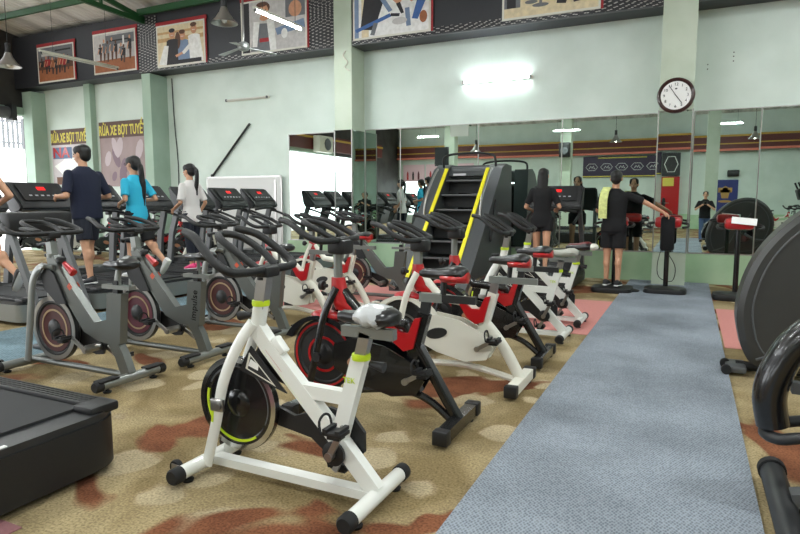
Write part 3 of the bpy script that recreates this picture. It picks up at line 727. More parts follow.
def bike_shroud(label, fm='black', acc='red', panel='black', leg='black', hz=0.0):
    """guarded spin bike: front fender, head boot, seat gusset, oval window panel"""
    t = thing('spin_bike', label, 'exercise bike', group='front row of spin bikes')
    foot_bar('rear_foot', t, 0, .06, .28, .035, fm, 'plastic', sq=True)
    foot_bar('front_foot', t, 1.0, .055, .27, .035, fm, 'plastic', sq=True)
    bm = B()
    if leg == 'black':
        tube(bm, [(.33, 0, .60), (.0, 0, .075)], .038, 10, ry=.03, up=(.7, 0, .7)); tube(bm, sm([(.98, 0, .06), (.8, 0, .13), (.4, 0, .20), (.2, 0, .17), (.05, 0, .07)], 4), .024, 8)
    else:
        tube(bm, sm([(.45, 0, .62), (.27, 0, .46), (.12, 0, .28), (.0, 0, .07)], 4), .042, 12, ry=.03, up=(.7, 0, .7)); tube(bm, sm([(.98, 0, .06), (.8, 0, .11), (.4, 0, .13), (.05, 0, .07)], 4), .024, 8)
    tube(bm, [(.79, 0, .80), (.62, 0, .62), (.33, 0, .60) if leg == 'black' else (.42, 0, .60)], .035, 10)
    tube(bm, [(.26, 0, .2), (.30, 0, .35), (.21, 0, .68)], .034, 4, ry=.028, up=(1, 0, 0))
    f = obj('frame', bm, fm, t)
    for s in (-1, 1):
        bm = B(); tube(bm, sm([(.79, s*.04, .80), (.87, s*.06, .62), (.93, s*.075, .35), (1.0, s*.075, .07)], 4), .026, 10, ry=.014, up=(1, 0, 0)); obj('fork_blade', bm, fm, f)
        bm = B(); tube(bm, [(.91, s*.075, .36), (.91, s*.1, .36)], .03, 12); obj('axle_cap', bm, 'plastic', t)
    # flywheel
    wc = (.91, 0, .36); w = obj('flywheel', wheel_bm(wc, .225, .013), 'plastic', t)
    obj('rim_band', ring_bm(wc, .195, .208, .0135), acc if fm == 'black' else 'dgrey', w)
    obj('rim_print', ring_bm(wc, .10, .115, .006, .006), acc if fm == 'black' else 'steel', w)
    # fender over front wheel
    bm = B()
    outer = [(wc[0]+.285*math.cos(a), wc[2]+.255*math.sin(a)) for a in [math.radians(x) for x in range(25, 171, 12)]]
    inner = [(wc[0]+.235*math.cos(a), wc[2]+.228*math.sin(a)) for a in [math.radians(x) for x in range(170, 24, -12)]]
    prism(bm, outer+inner, -.05, .05); fd = obj('fender', bm, 'black' if fm == 'black' else fm, t)
    bm = B(); ball(bm, (wc[0]-.02, 0, wc[2]+.25), (.11, .052, .04)); obj('fender_patch', bm, acc, fd, 'red oval patch on the fender')
    # head boot
    bm = B(); loft(bm, [((.76, 0, .66), .055, .04), ((.775, 0, .72), .075, .046), ((.79, 0, .78), .055, .045), ((.80, 0, .86), .042, .04)], 16); tube(bm, [(.79, 0, .71), (.64, 0, .64)], [.05, .03], 12)
    obj('head_boot', bm, acc, t, 'red moulded boot on the head tube')
    bm = B(); tube(bm, [(.80, 0, .84), (.80, 0, 1.0+hz)], .027, 12 if fm == 'black' else 4); obj('handlebar_post', bm, 'silver2', t)
    handlebar(t, (.8, 0, 1.05+hz), zf=.72); bm = B(); box(bm, (.78, 0, 1.0+hz), (.13, .12, .09), bev=.02); obj('bottle_cradle', bm, 'plastic', t)
    # seat gusset
    bm = B(); prism(bm, [(.46, .60), (.40, .50), (.33, .45), (.27, .47), (.22, .66), (.26, .65), (.30, .56), (.36, .56), (.42, .61)], -.045, .045); obj('seat_gusset', bm, acc, t, 'red moulded gusset under the seat')
    # side panels with oval window
    for s in (-1, 1):
        bm = B(); prism(bm, [(.80, .45), (.66, .50), (.45, .47), (.25, .38), (.19, .29), (.24, .20), (.40, .17), (.62, .22), (.80, .30)], s*.048, s*.062); pn = obj('side_panel', bm, panel, t)
        bm = B(); prism(bm, oval(.62, .36, .085, .04, 20, -.25), s*.0615, s*.065); obj('panel_window', bm, 'dgrey' if panel != 'black' else mat('tan_window', (168, 120, 90), .5), pn)
    bm = B(); tube(bm, [(.215, 0, .66), (.20, 0, .76)], .026, 4, ry=.02, up=(1, 0, 0)); obj('seat_post', bm, 'steel' if fm != 'black' else 'plastic', t)
    bm = B(); beam(bm, (.24, 0, .775), (.10, 0, .775), .045, .05, 0); sl = obj('seat_slider', bm, 'silver2', t)
    bm = B(); beam(bm, (.10, 0, .775), (-.1, 0, .775), .04, .042); obj('slider_rail', bm, 'plastic' if fm == 'black' else 'silver2', sl)
    bm = B(); tube(bm, [(.10, 0, .78), (.09, 0, .9)], .018, 8); obj('saddle_stem', bm, 'plastic', t)
    sd = obj('saddle', saddle_bm((.1, 0, .925), 0, .29, .18), 'saddle', t)
    bm = B(); loft(bm, [((-.05+k*.03, 0, .90), .095*w, .032, Matrix(((0, 0, 1), (1, 0, 0), (0, 1, 0)))) for k, w in enumerate((.4, .85, 1, .98, .8, .6))], 14); obj('saddle_trim', bm, acc, sd, 'red lower trim of the saddle')
    for s in (-1, 1):
        pedal(t, (.30, .28, s*.085), 2.6 if s > 0 else -.55, s)
    bm = B(); tube(bm, [(.30, -.09, .28), (.30, .09, .28)], .018, 10); obj('crank_axle', bm, 'steel', t)
    bm = B(); lathe(bm, [(.012, 0), (.014, .02), (.03, .025), (.03, .05), (.015, .055)], (.88, 0, .80), 'x', 12); obj('adjust_knob', bm, 'plastic', t)
    return t

def bike_silver(label, disc='maroon', word=True):
    t = thing('spin_bike', label, 'exercise bike', group='second row of silver spin bikes')
    f1 = foot_bar('rear_foot', t, 0, .06, .29, .034, 'silver2')
    for s in (-1, 1):
        bm = B(); box(bm, (0, s*.2, .094), (.075, .16, .016), bev=.006); obj('foot_pad', bm, 'rubber', f1, 'black rubber pad on the foot bar')
    foot_bar('front_foot', t, 1.14, .055, .28, .034, 'silver2')
    for s in (-1, 1):
        bm = B(); lathe(bm, [(.008, -.014), (.032, -.012), (.032, .012), (.008, .014)], (1.2, s*.2, .065), 'y', 14); obj('transport_wheel', bm, 'rubber', t)
    bm = B(); tube(bm, [(.05, 0, .07), (1.1, 0, .07)], .024, 10); obj('base_bar', bm, 'silver', t)
    # frame: wide seat panel, down beam, rear leg
    bm = B()
    prism(bm, [(.02, .67), (.17, .67), (.19, .47), (.32, .44), (.66, .80), (.74, .92), (.82, .90), (.80, .80), (.44, .36), (.28, .30), (.14, .29), (.06, .30)], -.032, .032)
    tube(bm, [(.18, 0, .36), (.08, 0, .22), (.02, 0, .08)], .045, 4, ry=.03, up=(1, 0, .3))
    f = obj('frame', bm, 'silver', t)
    for s in (-1, 1):
        bm = B(); tube(bm, sm([(.72, s*.035, .82), (.84, s*.06, .83), (.93, s*.075, .72), (.98, s*.08, .45), (1.05, s*.08, .08)], 5), .036, 10, ry=.016, up=(1, 0, 0)); obj('fork_blade', bm, 'silver2', f)
        if word: text_obj('lettering', 'impulse', .085, 'black', f, .001, (.105, s*.0335, .47), (PI/2, PI/2*-.0, PI if s > 0 else 0)).data.transform(Matrix.Translation((.105, 0, .47)) @ Matrix.Rotation(1.45 if s > 0 else 1.45+PI, 4, 'Y') @ Matrix.Translation((-.105, 0, -.47)))
        bm = B(); prism(bm, [(.57, .66), (.60, .69), (.57, .72), (.54, .69)], s*.0322, s*.0335); obj('decal', bm, mat('orange_decal', (210, 84, 50), .5), f)
    bm = B(); prism(bm, [(.80, .84), (.88, .76), (.84, .66), (.70, .55), (.60, .56), (.72, .78)], -.05, .05); obj('brake_guard', bm, 'plastic', t)
    bm = B(); tube(bm, [(.78, 0, .84), (.80, 0, 1.02)], .03, 4, ry=.026, up=(1, 0, 0)); lathe(bm, [(.042, .9), (.042, .93)], (.785, 0, 0), 'z', 14); obj('handlebar_post', bm, 'silver2', t)
    handlebar(t, (.8, 0, 1.09), s=1.12, zf=.5)
    for s in (-1, 1):
        bm = B(); box(bm, (.84, s*.13, 1.115), (.16, .075, .022), bev=.009, ry=-.12); obj('elbow_pad', bm, 'plastic', t)
    bm = B(); tube(bm, sm([(.81, 0, 1.0), (.90, 0, 1.0), (.95, 0, .98)], 3), [.014]*6+[.024], 10); obj('brake_lever', bm, 'plastic', t)
    bm = B(); lathe(bm, [(.02, 0), (.034, .01), (.034, .04), (.02, .05)], (.69, 0, .86), 'z', 14); obj('resistance_knob', bm, 'plastic', t)
    bm = B(); tube(bm, [(.66, 0, .86), (.56, 0, .79)], [.018, .03], 12); obj('knob_sleeve', bm, 'red', t, 'red bottle sleeve')
    bm = B(); tube(bm, [(.09, 0, .66), (.09, 0, .76)], .024, 4); obj('seat_post', bm, 'plastic', t)
    bm = B(); beam(bm, (-.06, 0, .715), (.22, 0, .715), .06, .03); tube(bm, [(.07, 0, .72), (.07, 0, .85)], .014, 8); obj('seat_slider', bm, 'silver2', t)
    obj('saddle', saddle_bm((.07, 0, .88), 0, .30, .2), 'saddle', t)
    wc = (.80, 0, .35); w = obj('flywheel', wheel_bm(wc, .25, .02), 'dgrey', t)
    obj('rim_band', ring_bm(wc, .215, .249, .0205), 'steel', w, 'polished steel rim')
    obj('disc_face', ring_bm(wc, .07, .185, .009, .004), disc, w, 'dark red wheel disc'); obj('disc_ring', ring_bm(wc, .135, .15, .014, .002), mat('tan_ring', (176, 150, 116), .5), w)
    bm = B(); prism(bm, [(.86, .38), (.78, .42), (.40, .33), (.30, .26), (.34, .18), (.42, .17), (.80, .30)], -.06, -.045); obj('chain_guard', bm, 'plastic', t)
    for s in (-1, 1): pedal(t, (.37, .24, s*.085), .5 if s > 0 else .5+PI, s)
    bm = B(); tube(bm, [(.37, -.09, .24), (.37, .09, .24)], .03, 10); obj('crank_axle', bm, 'steel', t)
    return t

# local +x must point to world -X : rotate by pi  (near side, world -y, is local +y)
PI_ = PI
a = bike_lime('white spin bike with lime collars and plastic wrapped saddle, nearest the camera', saddle='wrapped'); a.location = (-1.17, 2.2, 0); a.rotation_euler = (0, 0, PI)
b = bike_shroud('black spin bike with red guards behind the nearest white bike', 'black', 'red', 'black', 'black', .05); b.location = (-1.15, 3.17, 0); b.rotation_euler = (0, 0, PI)
c = bike_shroud('white spin bike with red guards between two black bikes', 'offwhite', 'red', 'offwhite', 'white'); c.location = (-1.02, 4.1, 0); c.rotation_euler = (0, 0, PI)
d = dup(b, (-1.03, 4.9, 0), PI, 'black spin bike with red trim, third bike behind the nearest white one')
e = bike_lime('white spin bike with lime collars and pale grey saddle, second from the far end', saddle='grey'); e.location = (-1.03, 5.8, 0); e.rotation_euler = (0, 0, PI)
f = bike_lime('white spin bike with lime collars and red and white saddle, farthest in the front row', saddle='redwhite'); f.location = (-1.0, 6.6, 0); f.rotation_euler = (0, 0, PI)
g = bike_silver('silver spin bike with maroon flywheel, leftmost of the second row', word=False); g.location = (-3.6, 2.98, 0); g.rotation_euler = (0, 0, PI)
h = bike_silver('silver spin bike with burgundy flywheel, second in the second row', 'pinkw'); h.location = (-3.56, 3.72, 0); h.rotation_euler = (0, 0, PI)
i_ = dup(g, (-3.5, 4.72, 0), PI, 'silver spin bike with maroon flywheel seen behind the white bike handlebar')
dup(c, (-3.5, 5.5, 0), PI, 'white spin bike with red guards beyond the silver bikes', 'second row, white and red bikes')
dup(c, (-3.45, 6.3, 0), PI, 'second white and red bike beyond the silver bikes', 'second row, white and red bikes')
dup(g, (-3.3, 7.1, 0), PI, 'silver spin bike farthest in the second row before the stair climber')

for k_, (x_, y_, r_, src) in enumerate(((-14.9, 9.1, PI/2, b), (-13.35, 9.1, PI/2, c), (-12.4, 9.1, PI/2, b), (-10.95, 9.1, PI/2, g), (-10.15, 9.1, PI/2, b), (-9.35, 9.1, PI/2, c))):
    dup(src, (x_, y_, 0), r_, ('black spin bike stored under the first car wash banner', 'white and red spin bike stored between the two banners', 'black spin bike stored under the second car wash banner', 'silver spin bike stored by the green pillar', 'black spin bike stored before the plain wall', 'white and red spin bike stored before the low white board')[k_], 'bikes stored along the back wall')
# ------------------------------------------------------------------ treadmills (local +x forward, origin centre floor)
def treadmill(label, body='silver2', rr=.14, console=True, led=True, dk=.28, L=2.0, W=.80, group='treadmills in a row facing the left wall'):
    t = thing('treadmill', label, 'treadmill', group=group)
    x0, x1 = -L/2, L/2
    # deck with rounded rear corners
    def outline(w, r, xr):
        P = [(x1-.1, -w), (x1-.1, w)]
        for k in range(7):
            a = PI/2+k*PI/12; P.append((xr+r+r*math.cos(a), w-r+r*math.sin(a)))
        for k in range(7):
            a = PI+k*PI/12; P.append((xr+r+r*math.cos(a), -w+r+r*math.sin(a)))
        return P
    bm = B(); prism(bm, outline(W/2, rr, x0), .04, dk-.055, 'xy'); obj('deck_skirt', bm, body, t)
    bm = B(); prism(bm, outline(W/2-.01, rr-.01, x0+.01), dk-.055, dk-.02, 'xy'); obj('deck_top', bm, 'dgrey', t)
    bm = B(); box(bm, (-.05, 0, dk-.014), (L-.42, W-.30, .016)); obj('running_belt', bm, 'belt', t, smooth=0)
    for s in (-1, 1):
        bm = B(); box(bm, (-.05, s*(W/2-.09), dk-.006), (L-.3, .11, .034), bev=.01)
        for k in range(4): box(bm, (-.05, s*(W/2-.125+k*.022), dk+.0125), (L-.4, .006, .004))
        obj('side_rail', bm, 'plastic', t)
        bm = B(); box(bm, (x0+.1, s*(W/2-.11), dk-.012), (.14, .16, .05), bev=.015); obj('roller_cap', bm, 'plastic', t)
    bm = B(); loft(bm, [((x1-.32, 0, dk-.02), .10, W/2-.03, None) if False else ((x1-.25, 0, .06), .24, W/2-.02), ((x1-.25, 0, .24), .24, W/2-.03), ((x1-.22, 0, .36), .17, W/2-.10)], 20, sq=.5); obj('motor_cover', bm, 'dgrey', t)
    for s in (-1, 1):
        bm = B(); tube(bm, [(x1-.22, s*(W/2-.02), .06), (x1-.32, s*(W/2-.04), .8), (x1-.46, s*(W/2-.06), 1.22)], .05, 4, ry=.028, up=(1, 0, .2)); obj('upright', bm, 'mgrey', t)
        bm = B(); tube(bm, sm([(x1-.42, s*(W/2-.05), 1.16), (x1-.62, s*(W/2-.04), 1.12), (x1-.92, s*(W/2-.05), 1.02), (x1-1.0, s*(W/2-.06), .98)], 4), .022, 10); obj('handrail', bm, 'foam', t)
    if console:
        bm = B()
        prof = [(-.20, 0), (-.18, .07), (.12, .36), (.18, .35), (.1, .05), (.06, -.04), (-.12, -.04)]
        prism(bm, prof, -W/2+.02, W/2-.02, 'xz')
        bmesh.ops.bevel(bm, geom=bm.edges[:], offset=.022, segments=2, affect='EDGES')
        bmesh.ops.translate(bm, vec=(x1-.45, 0, 1.22), verts=bm.verts[:]); cn = obj('console', bm, 'dgrey', t)
        R = Matrix.Rotation(-math.atan2(.29, .30), 4, 'Y')
        def on(u, v, w, h, m, nm, th=.006):
            bm = B(); box(bm, (u, v, .004), (h, w, th)); bm.transform(Matrix.Translation((x1-.45-.03, 0, 1.22+.22)) @ R @ Matrix.Translation((0, 0, .01))); return obj(nm, bm, m, cn, smooth=0)
        on(.0, 0, W-.22, .32, 'plastic', 'console_face')
        on(.06, -.02, .11, .06, 'screenred' if led else 'black', 'display', .012)
        for k in range(6): on(-.07, -.22+.08*k, .04, .02, 'digits', 'button', .012)
        bm = B(); tube(bm, sm([(x1-.62, -W/2+.08, 1.16), (x1-.66, -.1, 1.19), (x1-.66, .1, 1.19), (x1-.62, W/2-.08, 1.16)], 4), .02, 8); obj('grip_bar', bm, 'foam', t)
    return t
ty = [4.3, 5.2, 6.05, 6.98, 7.95, 8.85]
lb = ['treadmill under the runner in the maroon vest, at the left edge', 'treadmill under the man in the navy shirt', 'treadmill under the woman in the cyan shirt', 'treadmill under the woman in the white shirt', 'empty treadmill in front of the low white board', 'empty treadmill farthest along the row, nearest the mirrors']
tm0 = treadmill(lb[0]); tm0.location = (-7.3, ty[0], 0); tm0.rotation_euler = (0, 0, PI)
for k in range(1, 6): dup(tm0, (-7.3, ty[k], 0), PI, lb[k])
dup(tm0, (-7.3, 9.75, 0), PI, 'empty treadmill right beside the mirrored pillar, last of the row')
# near left treadmill (dark)
tn = treadmill('large dark grey treadmill deck cut by the left frame edge', 'plastic', rr=.2, dk=.33, L=2.2, W=.98, group='near left treadmill'); tn.location = (-3.60, 1.56, 0); tn.rotation_euler = (0, 0, PI)
bm = B(); box(bm, (-1.07, .2, .312), (.022, .2, .004)); obj('sticker', bm, 'paper', tn)
t = thing('console_stand', 'black console box on two grey slanted posts at the left edge', 'exercise machine', (-5.45, 3.62, 0))
bm = B(); box(bm, (-.1, 0, 1.13), (.22, .62, .2), bev=.03); obj('console', bm, 'plastic', t)
for s in (-1, 1):
    bm = B(); tube(bm, [(-.1, s*.24, 1.05), (.1, s*.24, .62), (.35, s*.24, .05)], .035, 4, ry=.02, up=(1, 0, .3)); obj('post', bm, 'mgrey', t)
bm = B(); box(bm, (.3, 0, .03), (.2, .6, .05), bev=.01); obj('base', bm, 'dgrey', t)
# woman's treadmill by the mirror, faces +Y
tw = treadmill('dark treadmill facing the mirrors under the woman in black', 'dgrey', L=1.85, W=.86, dk=.22, group='treadmill at the mirror wall'); tw.location = (-1.95, 9.45, 0); tw.rotation_euler = (0, 0, PI/2)

# ------------------------------------------------------------------ stair climber
t = thing('stair_climber', 'tall dark stair climbing machine with yellow side rails', 'stair climber', (-3.38, 8.35, 0))
S0, S1 = (.1, .30), (1.35, 1.80)
for s in (-1, 1):
    bm = B(); prism(bm, [(-.45, 0), (-.45, .08), (-.3, .22), (1.28, 1.86), (1.5, 1.95), (1.85, 1.93), (1.95, .0)], s*.34, s*.60, 'yz'); sp = obj('side_panel', bm, mat('slate_panel', (70, 73, 75), .35, noise=.05), t)
    bm = B(); tube(bm, [(s*.36, -.32, .2), (s*.36, 1.27, 1.87)], .012, 4, ry=.028, up=(0, -.77, .64)); obj('edge_rail', bm, 'yellow', t, 'bright yellow edge rail')
    bm = B(); tube(bm, sm([(s*.47, .55, 1.05), (s*.47, .62, 1.35), (s*.47, .95, 1.72), (s*.47, 1.15, 1.86)], 4), .018, 8); obj('handrail', bm, 'steel', t)
for k in range(7):
    y0 = -.12+k*.228; z0 = .22+k*.24
    bm = B(); box(bm, (0, y0+.02, z0), (.67, .16, .03)); box(bm, (0, y0+.09, z0-.10), (.67, .012, .19)); st = obj('step', bm, mat('step_rubber', (30, 31, 33), .6), t, smooth=0)
    bm = B(); box(bm, (0, y0-.06, z0+.01), (.67, .02, .022)); obj('step_nosing', bm, mat('step_edge', (96, 98, 100), .5), st, smooth=0)
bm = B(); box(bm, (0, 1.62, 1.80), (.68, .5, .20), bev=.03); prism(bm, [(1.3, 1.75), (1.45, 1.93), (1.5, 1.7)], -.34, .34, 'yz'); obj('top_housing', bm, MATS['slate_panel'], t)
bm = B(); box(bm, (0, 1.7, .85), (.6, .06, 1.6)); obj('back_panel', bm, 'black', t, smooth=0)
bm = B(); tube(bm, sm([(-.44, 1.42, 1.78), (-.46, 1.36, 2.0), (-.38, 1.36, 2.10), (0, 1.36, 2.13), (.38, 1.36, 2.10), (.46, 1.36, 2.0), (.44, 1.42, 1.78)], 4), .02, 10); obj('top_grab_bar', bm, 'foam', t)
bm = B(); box(bm, (-.12, 1.25, 1.77), (.22, .03, .035)); obj('step_badge', bm, 'digits', t)
bm = B(); tube(bm, sm([(.605, .9, 1.35), (.64, .7, 1.05), (.64, .55, .8), (.63, .62, .72), (.605, .8, .95)], 4), .014, 8); obj('side_handle', bm, 'foam', t)

# ------------------------------------------------------------------ vibration platforms
def vib(label, cons=True, rz=0, loc=(0, 0, 0), side=False):
    t = thing('vibration_platform', label, 'exercise machine', loc, rz, 'vibration platforms by the mirrors')
    bm = B(); loft(bm, [((0, 0, .0), .28, .25), ((0, 0, .03), .29, .26), ((0, 0, .07), .28, .25), ((0, 0, .08), .25, .22)], 24, sq=.45); obj('platform', bm, 'plastic', t)
    bm = B(); tube(bm, [(0, .18, .08), (0, .2, .95)], .035, 14); obj('column', bm, 'black', t)
    bm = B(); box(bm, (0, .14, 1.02), (.36, .2, .16), bev=.05); cn = obj('console', bm, 'red', t, 'red console housing')
    for s in (-1, 1):
        bm = B(); tube(bm, sm([(s*.16, .12, 1.02), (s*.26, .05, 1.0), (s*.26, -.12, .97), (s*.2, -.2, .96)], 3), .018, 8); obj('handle', bm, 'foam', t)
    return t, cn
v1, c1 = vib('dark vibration platform under the standing man with towel', loc=(-.98, 9.3, 0))
v2, c2 = vib('vibration platform on the blue runner before the clock pillar', loc=(-.27, 9.45, 0), rz=0)
bm = B(); box(bm, (0.0, .02, .86), (.19, .1, .5), bev=.04, rx=.08); obj('hanging_cover', bm, 'bcloth', v2, 'black cloth hanging over the console')
bm = B(); lathe(bm, [(.11, .018), (.12, .03), (.09, .04)], (-.45, -.12, 0), 'z', 20); o = obj('foot_pedal', bm, 'rubber', v2)
bm = B(); tube(bm, sm([(.0, .25, .9), (-.12, .3, .45), (-.1, .3, .2), (.08, .3, .14), (.12, .25, .35), (.02, .23, .55)], 4), .006, 6); obj('cable', bm, 'rubber', v2)
v3, c3 = vib('vibration platform with white paper on its red console, right of the clock pillar', loc=(.62, 9.25, 0))
bm = B(); box(bm, (.05, .03, 1.06), (.3, .012, .1), rx=-.5, ry=.1); obj('paper_sheet', bm, 'paper', v3)

# ------------------------------------------------------------------ elliptical trainers on the right
def elliptical(label, loc, rz=0, sc=1):
    t = thing('elliptical_trainer', label, 'exercise machine', loc, rz, 'elliptical trainers on the right')
    O = sm([(0.02, 0, .22), (-.02, 0, .42), (.0, 0, .62), (.08, 0, .85), (.22, 0, 1.05), (.42, 0, 1.22), (.68, 0, 1.33), (.95, 0, 1.33), (1.2, 0, 1.2), (1.36, 0, .98), (1.4, 0, .7), (1.3, 0, .4), (1.1, 0, .16), (.8, 0, .08), (.3, 0, .06), (.1, 0, .1), (.02, 0, .22)], 4)[:-1]
    o2 = [(p.x, p.z) for p in O]; c = (.7, .66)
    bm = B(); R = []
    for k, dy in ((.94, -.17), (1, -.13), (1, .13), (.94, .17)):
        R.append([bm.verts.new((c[0]+(x-c[0])*k, dy, c[1]+(z-c[1])*k)) for x, z in o2])
    for i in range(3):
        for j in range(len(o2)): bm.faces.new((R[i][j], R[i][(j+1) % len(o2)], R[i+1][(j+1) % len(o2)], R[i+1][j]))
    bm.faces.new(R[0]); bm.faces.new(R[-1][::-1])
    sh = obj('flywheel_shroud', bm, mat('shroud_grey', (58, 58, 57), .36, noise=.05), t)
    for s in (-1, 1):
        bm = B(); tube(bm, [(c[0]+(p.x-c[0])*.86, s*.172, c[1]+(p.z-c[1])*.86) for p in O], .008, 6, closed=True); obj('shroud_moulding', bm, 'mgrey', sh)
        bm = B(); tube(bm, sm([(.12, s*.172, .14), (.45, s*.173, .3), (.62, s*.173, .62), (.9, s*.172, 1.0)], 5), .01, 6); obj('shroud_moulding', bm, 'mgrey', sh)
        bm = B(); lathe(bm, [(.02, s*.17), (.16, s*.175), (.17, s*.19), (.1, s*.21), (.03, s*.22)], (.78, 0, .55), 'y', 26); obj('crank_disc', bm, 'black', t)
        bm = B(); tube(bm, [(.78, s*.26, .55), (1.0, s*.26, .42), (2.1, s*.27, .3)], .03, 10); pa = obj('pedal_arm', bm, 'mgrey', t)
        bm = B(); box(bm, (1.5, s*.28, .42), (.38, .14, .05), bev=.02); obj('foot_plate', bm, 'plastic', pa)
        bm = B(); tube(bm, sm([(2.1, s*.27, .3), (2.05, s*.28, .9), (1.95, s*.26, 1.3), (1.8, s*.25, 1.65)], 4), .02, 8); obj('moving_handle', bm, 'foam', t)
        bm = B(); lathe(bm, [(.01, -.02), (.035, -.018), (.037, 0), (.035, .018), (.01, .02)], (-.07, s*.10-.07, .05), 'y', 16); obj('transport_wheel', bm, 'rubber', t)
    bm = B(); box(bm, (-.0, -.02, .045), (.14, .26, .05), bev=.015); obj('wheel_bracket', bm, 'mgrey', t)
    bm = B(); tube(bm, [(0, 0, .05), (2.2, 0, .05)], .035, 8); obj('base_rail', bm, 'dgrey', t)
    bm = B(); tube(bm, [(2.15, -.3, .045), (2.15, .3, .045)], .035, 12); obj('rear_foot', bm, 'dgrey', t)
    bm = B(); tube(bm, [(2.0, 0, .06), (1.95, 0, 1.3)], .045, 10); obj('mast', bm, 'mgrey', t)
    bm = B(); box(bm, (1.88, 0, 1.4), (.12, .34, .24), bev=.03, ry=-.3); obj('console', bm, 'dgrey', t)
    return t
E1 = elliptical('large grey elliptical trainer with smooth rounded housing at the right edge', (.38, 5.28, 0)); E1.scale = (1, 1, 1.06)
dup(E1, (.62, 7.3, 0), 0, 'grey elliptical trainer farther back on the right, outside the near frame').location = (1.9, 7.3, 0)

# near right machine with arched black cowl
t = thing('exercise_machine', 'glossy black machine with arched cowl and tube foot, near right edge', 'exercise machine', (.36, 3.05, 0))
bm = B(); tube(bm, sm([(.02, 0, .34), (-.0, 0, .46), (.02, 0, .58), (.09, 0, .72), (.22, 0, .83), (.42, 0, .90), (.7, 0, .9), (.95, 0, .8), (1.1, 0, .6), (1.14, 0, .3), (1.12, 0, .1)], 5), .062, 14, ry=.11, up=(0, 1, .001)) if False else tube(bm, sm([(.02, 0, .34), (-.0, 0, .46), (.02, 0, .58), (.09, 0, .72), (.22, 0, .83), (.42, 0, .90), (.7, 0, .9), (.95, 0, .8), (1.1, 0, .6), (1.14, 0, .3), (1.12, 0, .1)], 5), .085, 14, ry=.068, up=(0, 1, 0)); obj('arched_cowl', bm, 'black', t)
bm = B(); tube(bm, sm([(.16, .12, .34), (.04, .1, .31), (-.01, 0, .30), (.04, -.1, .31), (.16, -.12, .34), (.6, -.12, .36)], 4), .026, 10); obj('grip_loop', bm, 'dgrey', t)
bm = B(); beam(bm, (.08, 0, .52), (.9, 0, .50), .05, .05); obj('cross_bar', bm, 'mgrey', t)
bm = B(); lathe(bm, [(.05, -.04), (.2, -.035), (.24, -.02), (.24, .02), (.2, .035), (.05, .04)], (.37, -.22, .25), 'y', 30); obj('drive_disc', bm, 'plastic', t)
bm = B(); tube(bm, [(.05, -.62, .06), (.05, .15, .06)], .052, 16); ft = obj('foot_tube', bm, 'dgrey', t)
for yy in (-.64, .17):
    bm = B(); lathe(bm, [(.045, -.03), (.06, -.025), (.06, .02), (.05, .03)], (.05, yy, .062), 'y', 18); obj('end_cap', bm, 'rubber', ft)
bm = B(); beam(bm, (.08, -.2, .1), (.35, -.2, .17), .08, .06); obj('foot_bracket', bm, 'mgrey', t)
bm = B(); tube(bm, [(.1, -.2, .08), (1.2, -.1, .08)], .04, 10); tube(bm, [(1.1, 0, .08), (1.1, 0, .4)], .05, 10); obj('base_rail', bm, 'dgrey', t)

# ------------------------------------------------------------------ people
def capsule(bm, a, b, r0, r1, n=14):
    a, b = V(a), V(b); d = b-a; L = max(d.length, 1e-4); t = d/L
    ts = [-1, -.86, -.5, 0]
    pts = []; rs = []
    for k in (-1, -.92, -.7, -.38, 0): pts.append(a+t*r0*k); rs.append(r0*math.sqrt(max(0.0, 1-k*k))+.0005)
    for k in (0, .38, .7, .92, 1): pts.append(b+t*r1*k); rs.append(r1*math.sqrt(max(0.0, 1-k*k))+.0005)
    tube(bm, pts, rs, n)
def fuse(name, bm, m, parent, voxel=.012, smooth=4):
    bmesh.ops.recalc_face_normals(bm, faces=bm.faces[:])
    me = bpy.data.meshes.new(name); bm.to_mesh(me); bm.free()
    o = bpy.data.objects.new(name, me); C.objects.link(o)
    md = o.modifiers.new('r', 'REMESH'); md.mode = 'VOXEL'; md.voxel_size = voxel
    if smooth: ms = o.modifiers.new('s', 'SMOOTH'); ms.iterations = smooth; ms.factor = .5
    dg = bpy.context.evaluated_depsgraph_get(); dg.update()
    me2 = bpy.data.meshes.new_from_object(o.evaluated_get(dg)); bpy.data.objects.remove(o)
    me2.materials.clear(); me2.materials.append(M[m]); 
    for p in me2.polygons: p.use_smooth = True
    o = bpy.data.objects.new(name, me2); C.objects.link(o); o.parent = parent
    return o
def hand(bm, w, d, palmn, s=1, curl=.5, side=1):
    """w wrist, d pointing dir, palmn palm normal"""
    w, d, pn = V(w), V(d).normalized(), V(palmn).normalized(); lat = d.cross(pn).normalized()*side; pn = lat.cross(d).normalized()*side
    capsule(bm, w, w+d*.03*s, .024*s, .024*s)
    for k in range(4):
        capsule(bm, w+d*.02*s+lat*(k-1.5)*.011*s, w+d*.085*s+lat*(k-1.5)*.019*s, .014*s, .0115*s, 8)
    for k, L in enumerate((.062, .075, .07, .052)):
        b0 = w+d*.085*s+lat*(k-1.5)*.020*s; b1 = b0+(d*math.cos(curl)-pn*math.sin(curl)*-1)*L*.5*s
        b2 = b1+(d*math.cos(curl*2.1)+pn*math.sin(curl*2.1))*L*.5*s
        capsule(bm, b0, b1, .0095*s, .009*s, 8); capsule(bm, b1, b2, .009*s, .0075*s, 8)
    q0 = w+d*.03*s-lat*.022*s; q1 = q0+(d*.6-lat*.75+pn*.2)*.04*s; q2 = q1+(d*.9+pn*.45)*.03*s
    capsule(bm, q0, q1, .013*s, .011*s, 8); capsule(bm, q1, q2, .0105*s, .008*s, 8)

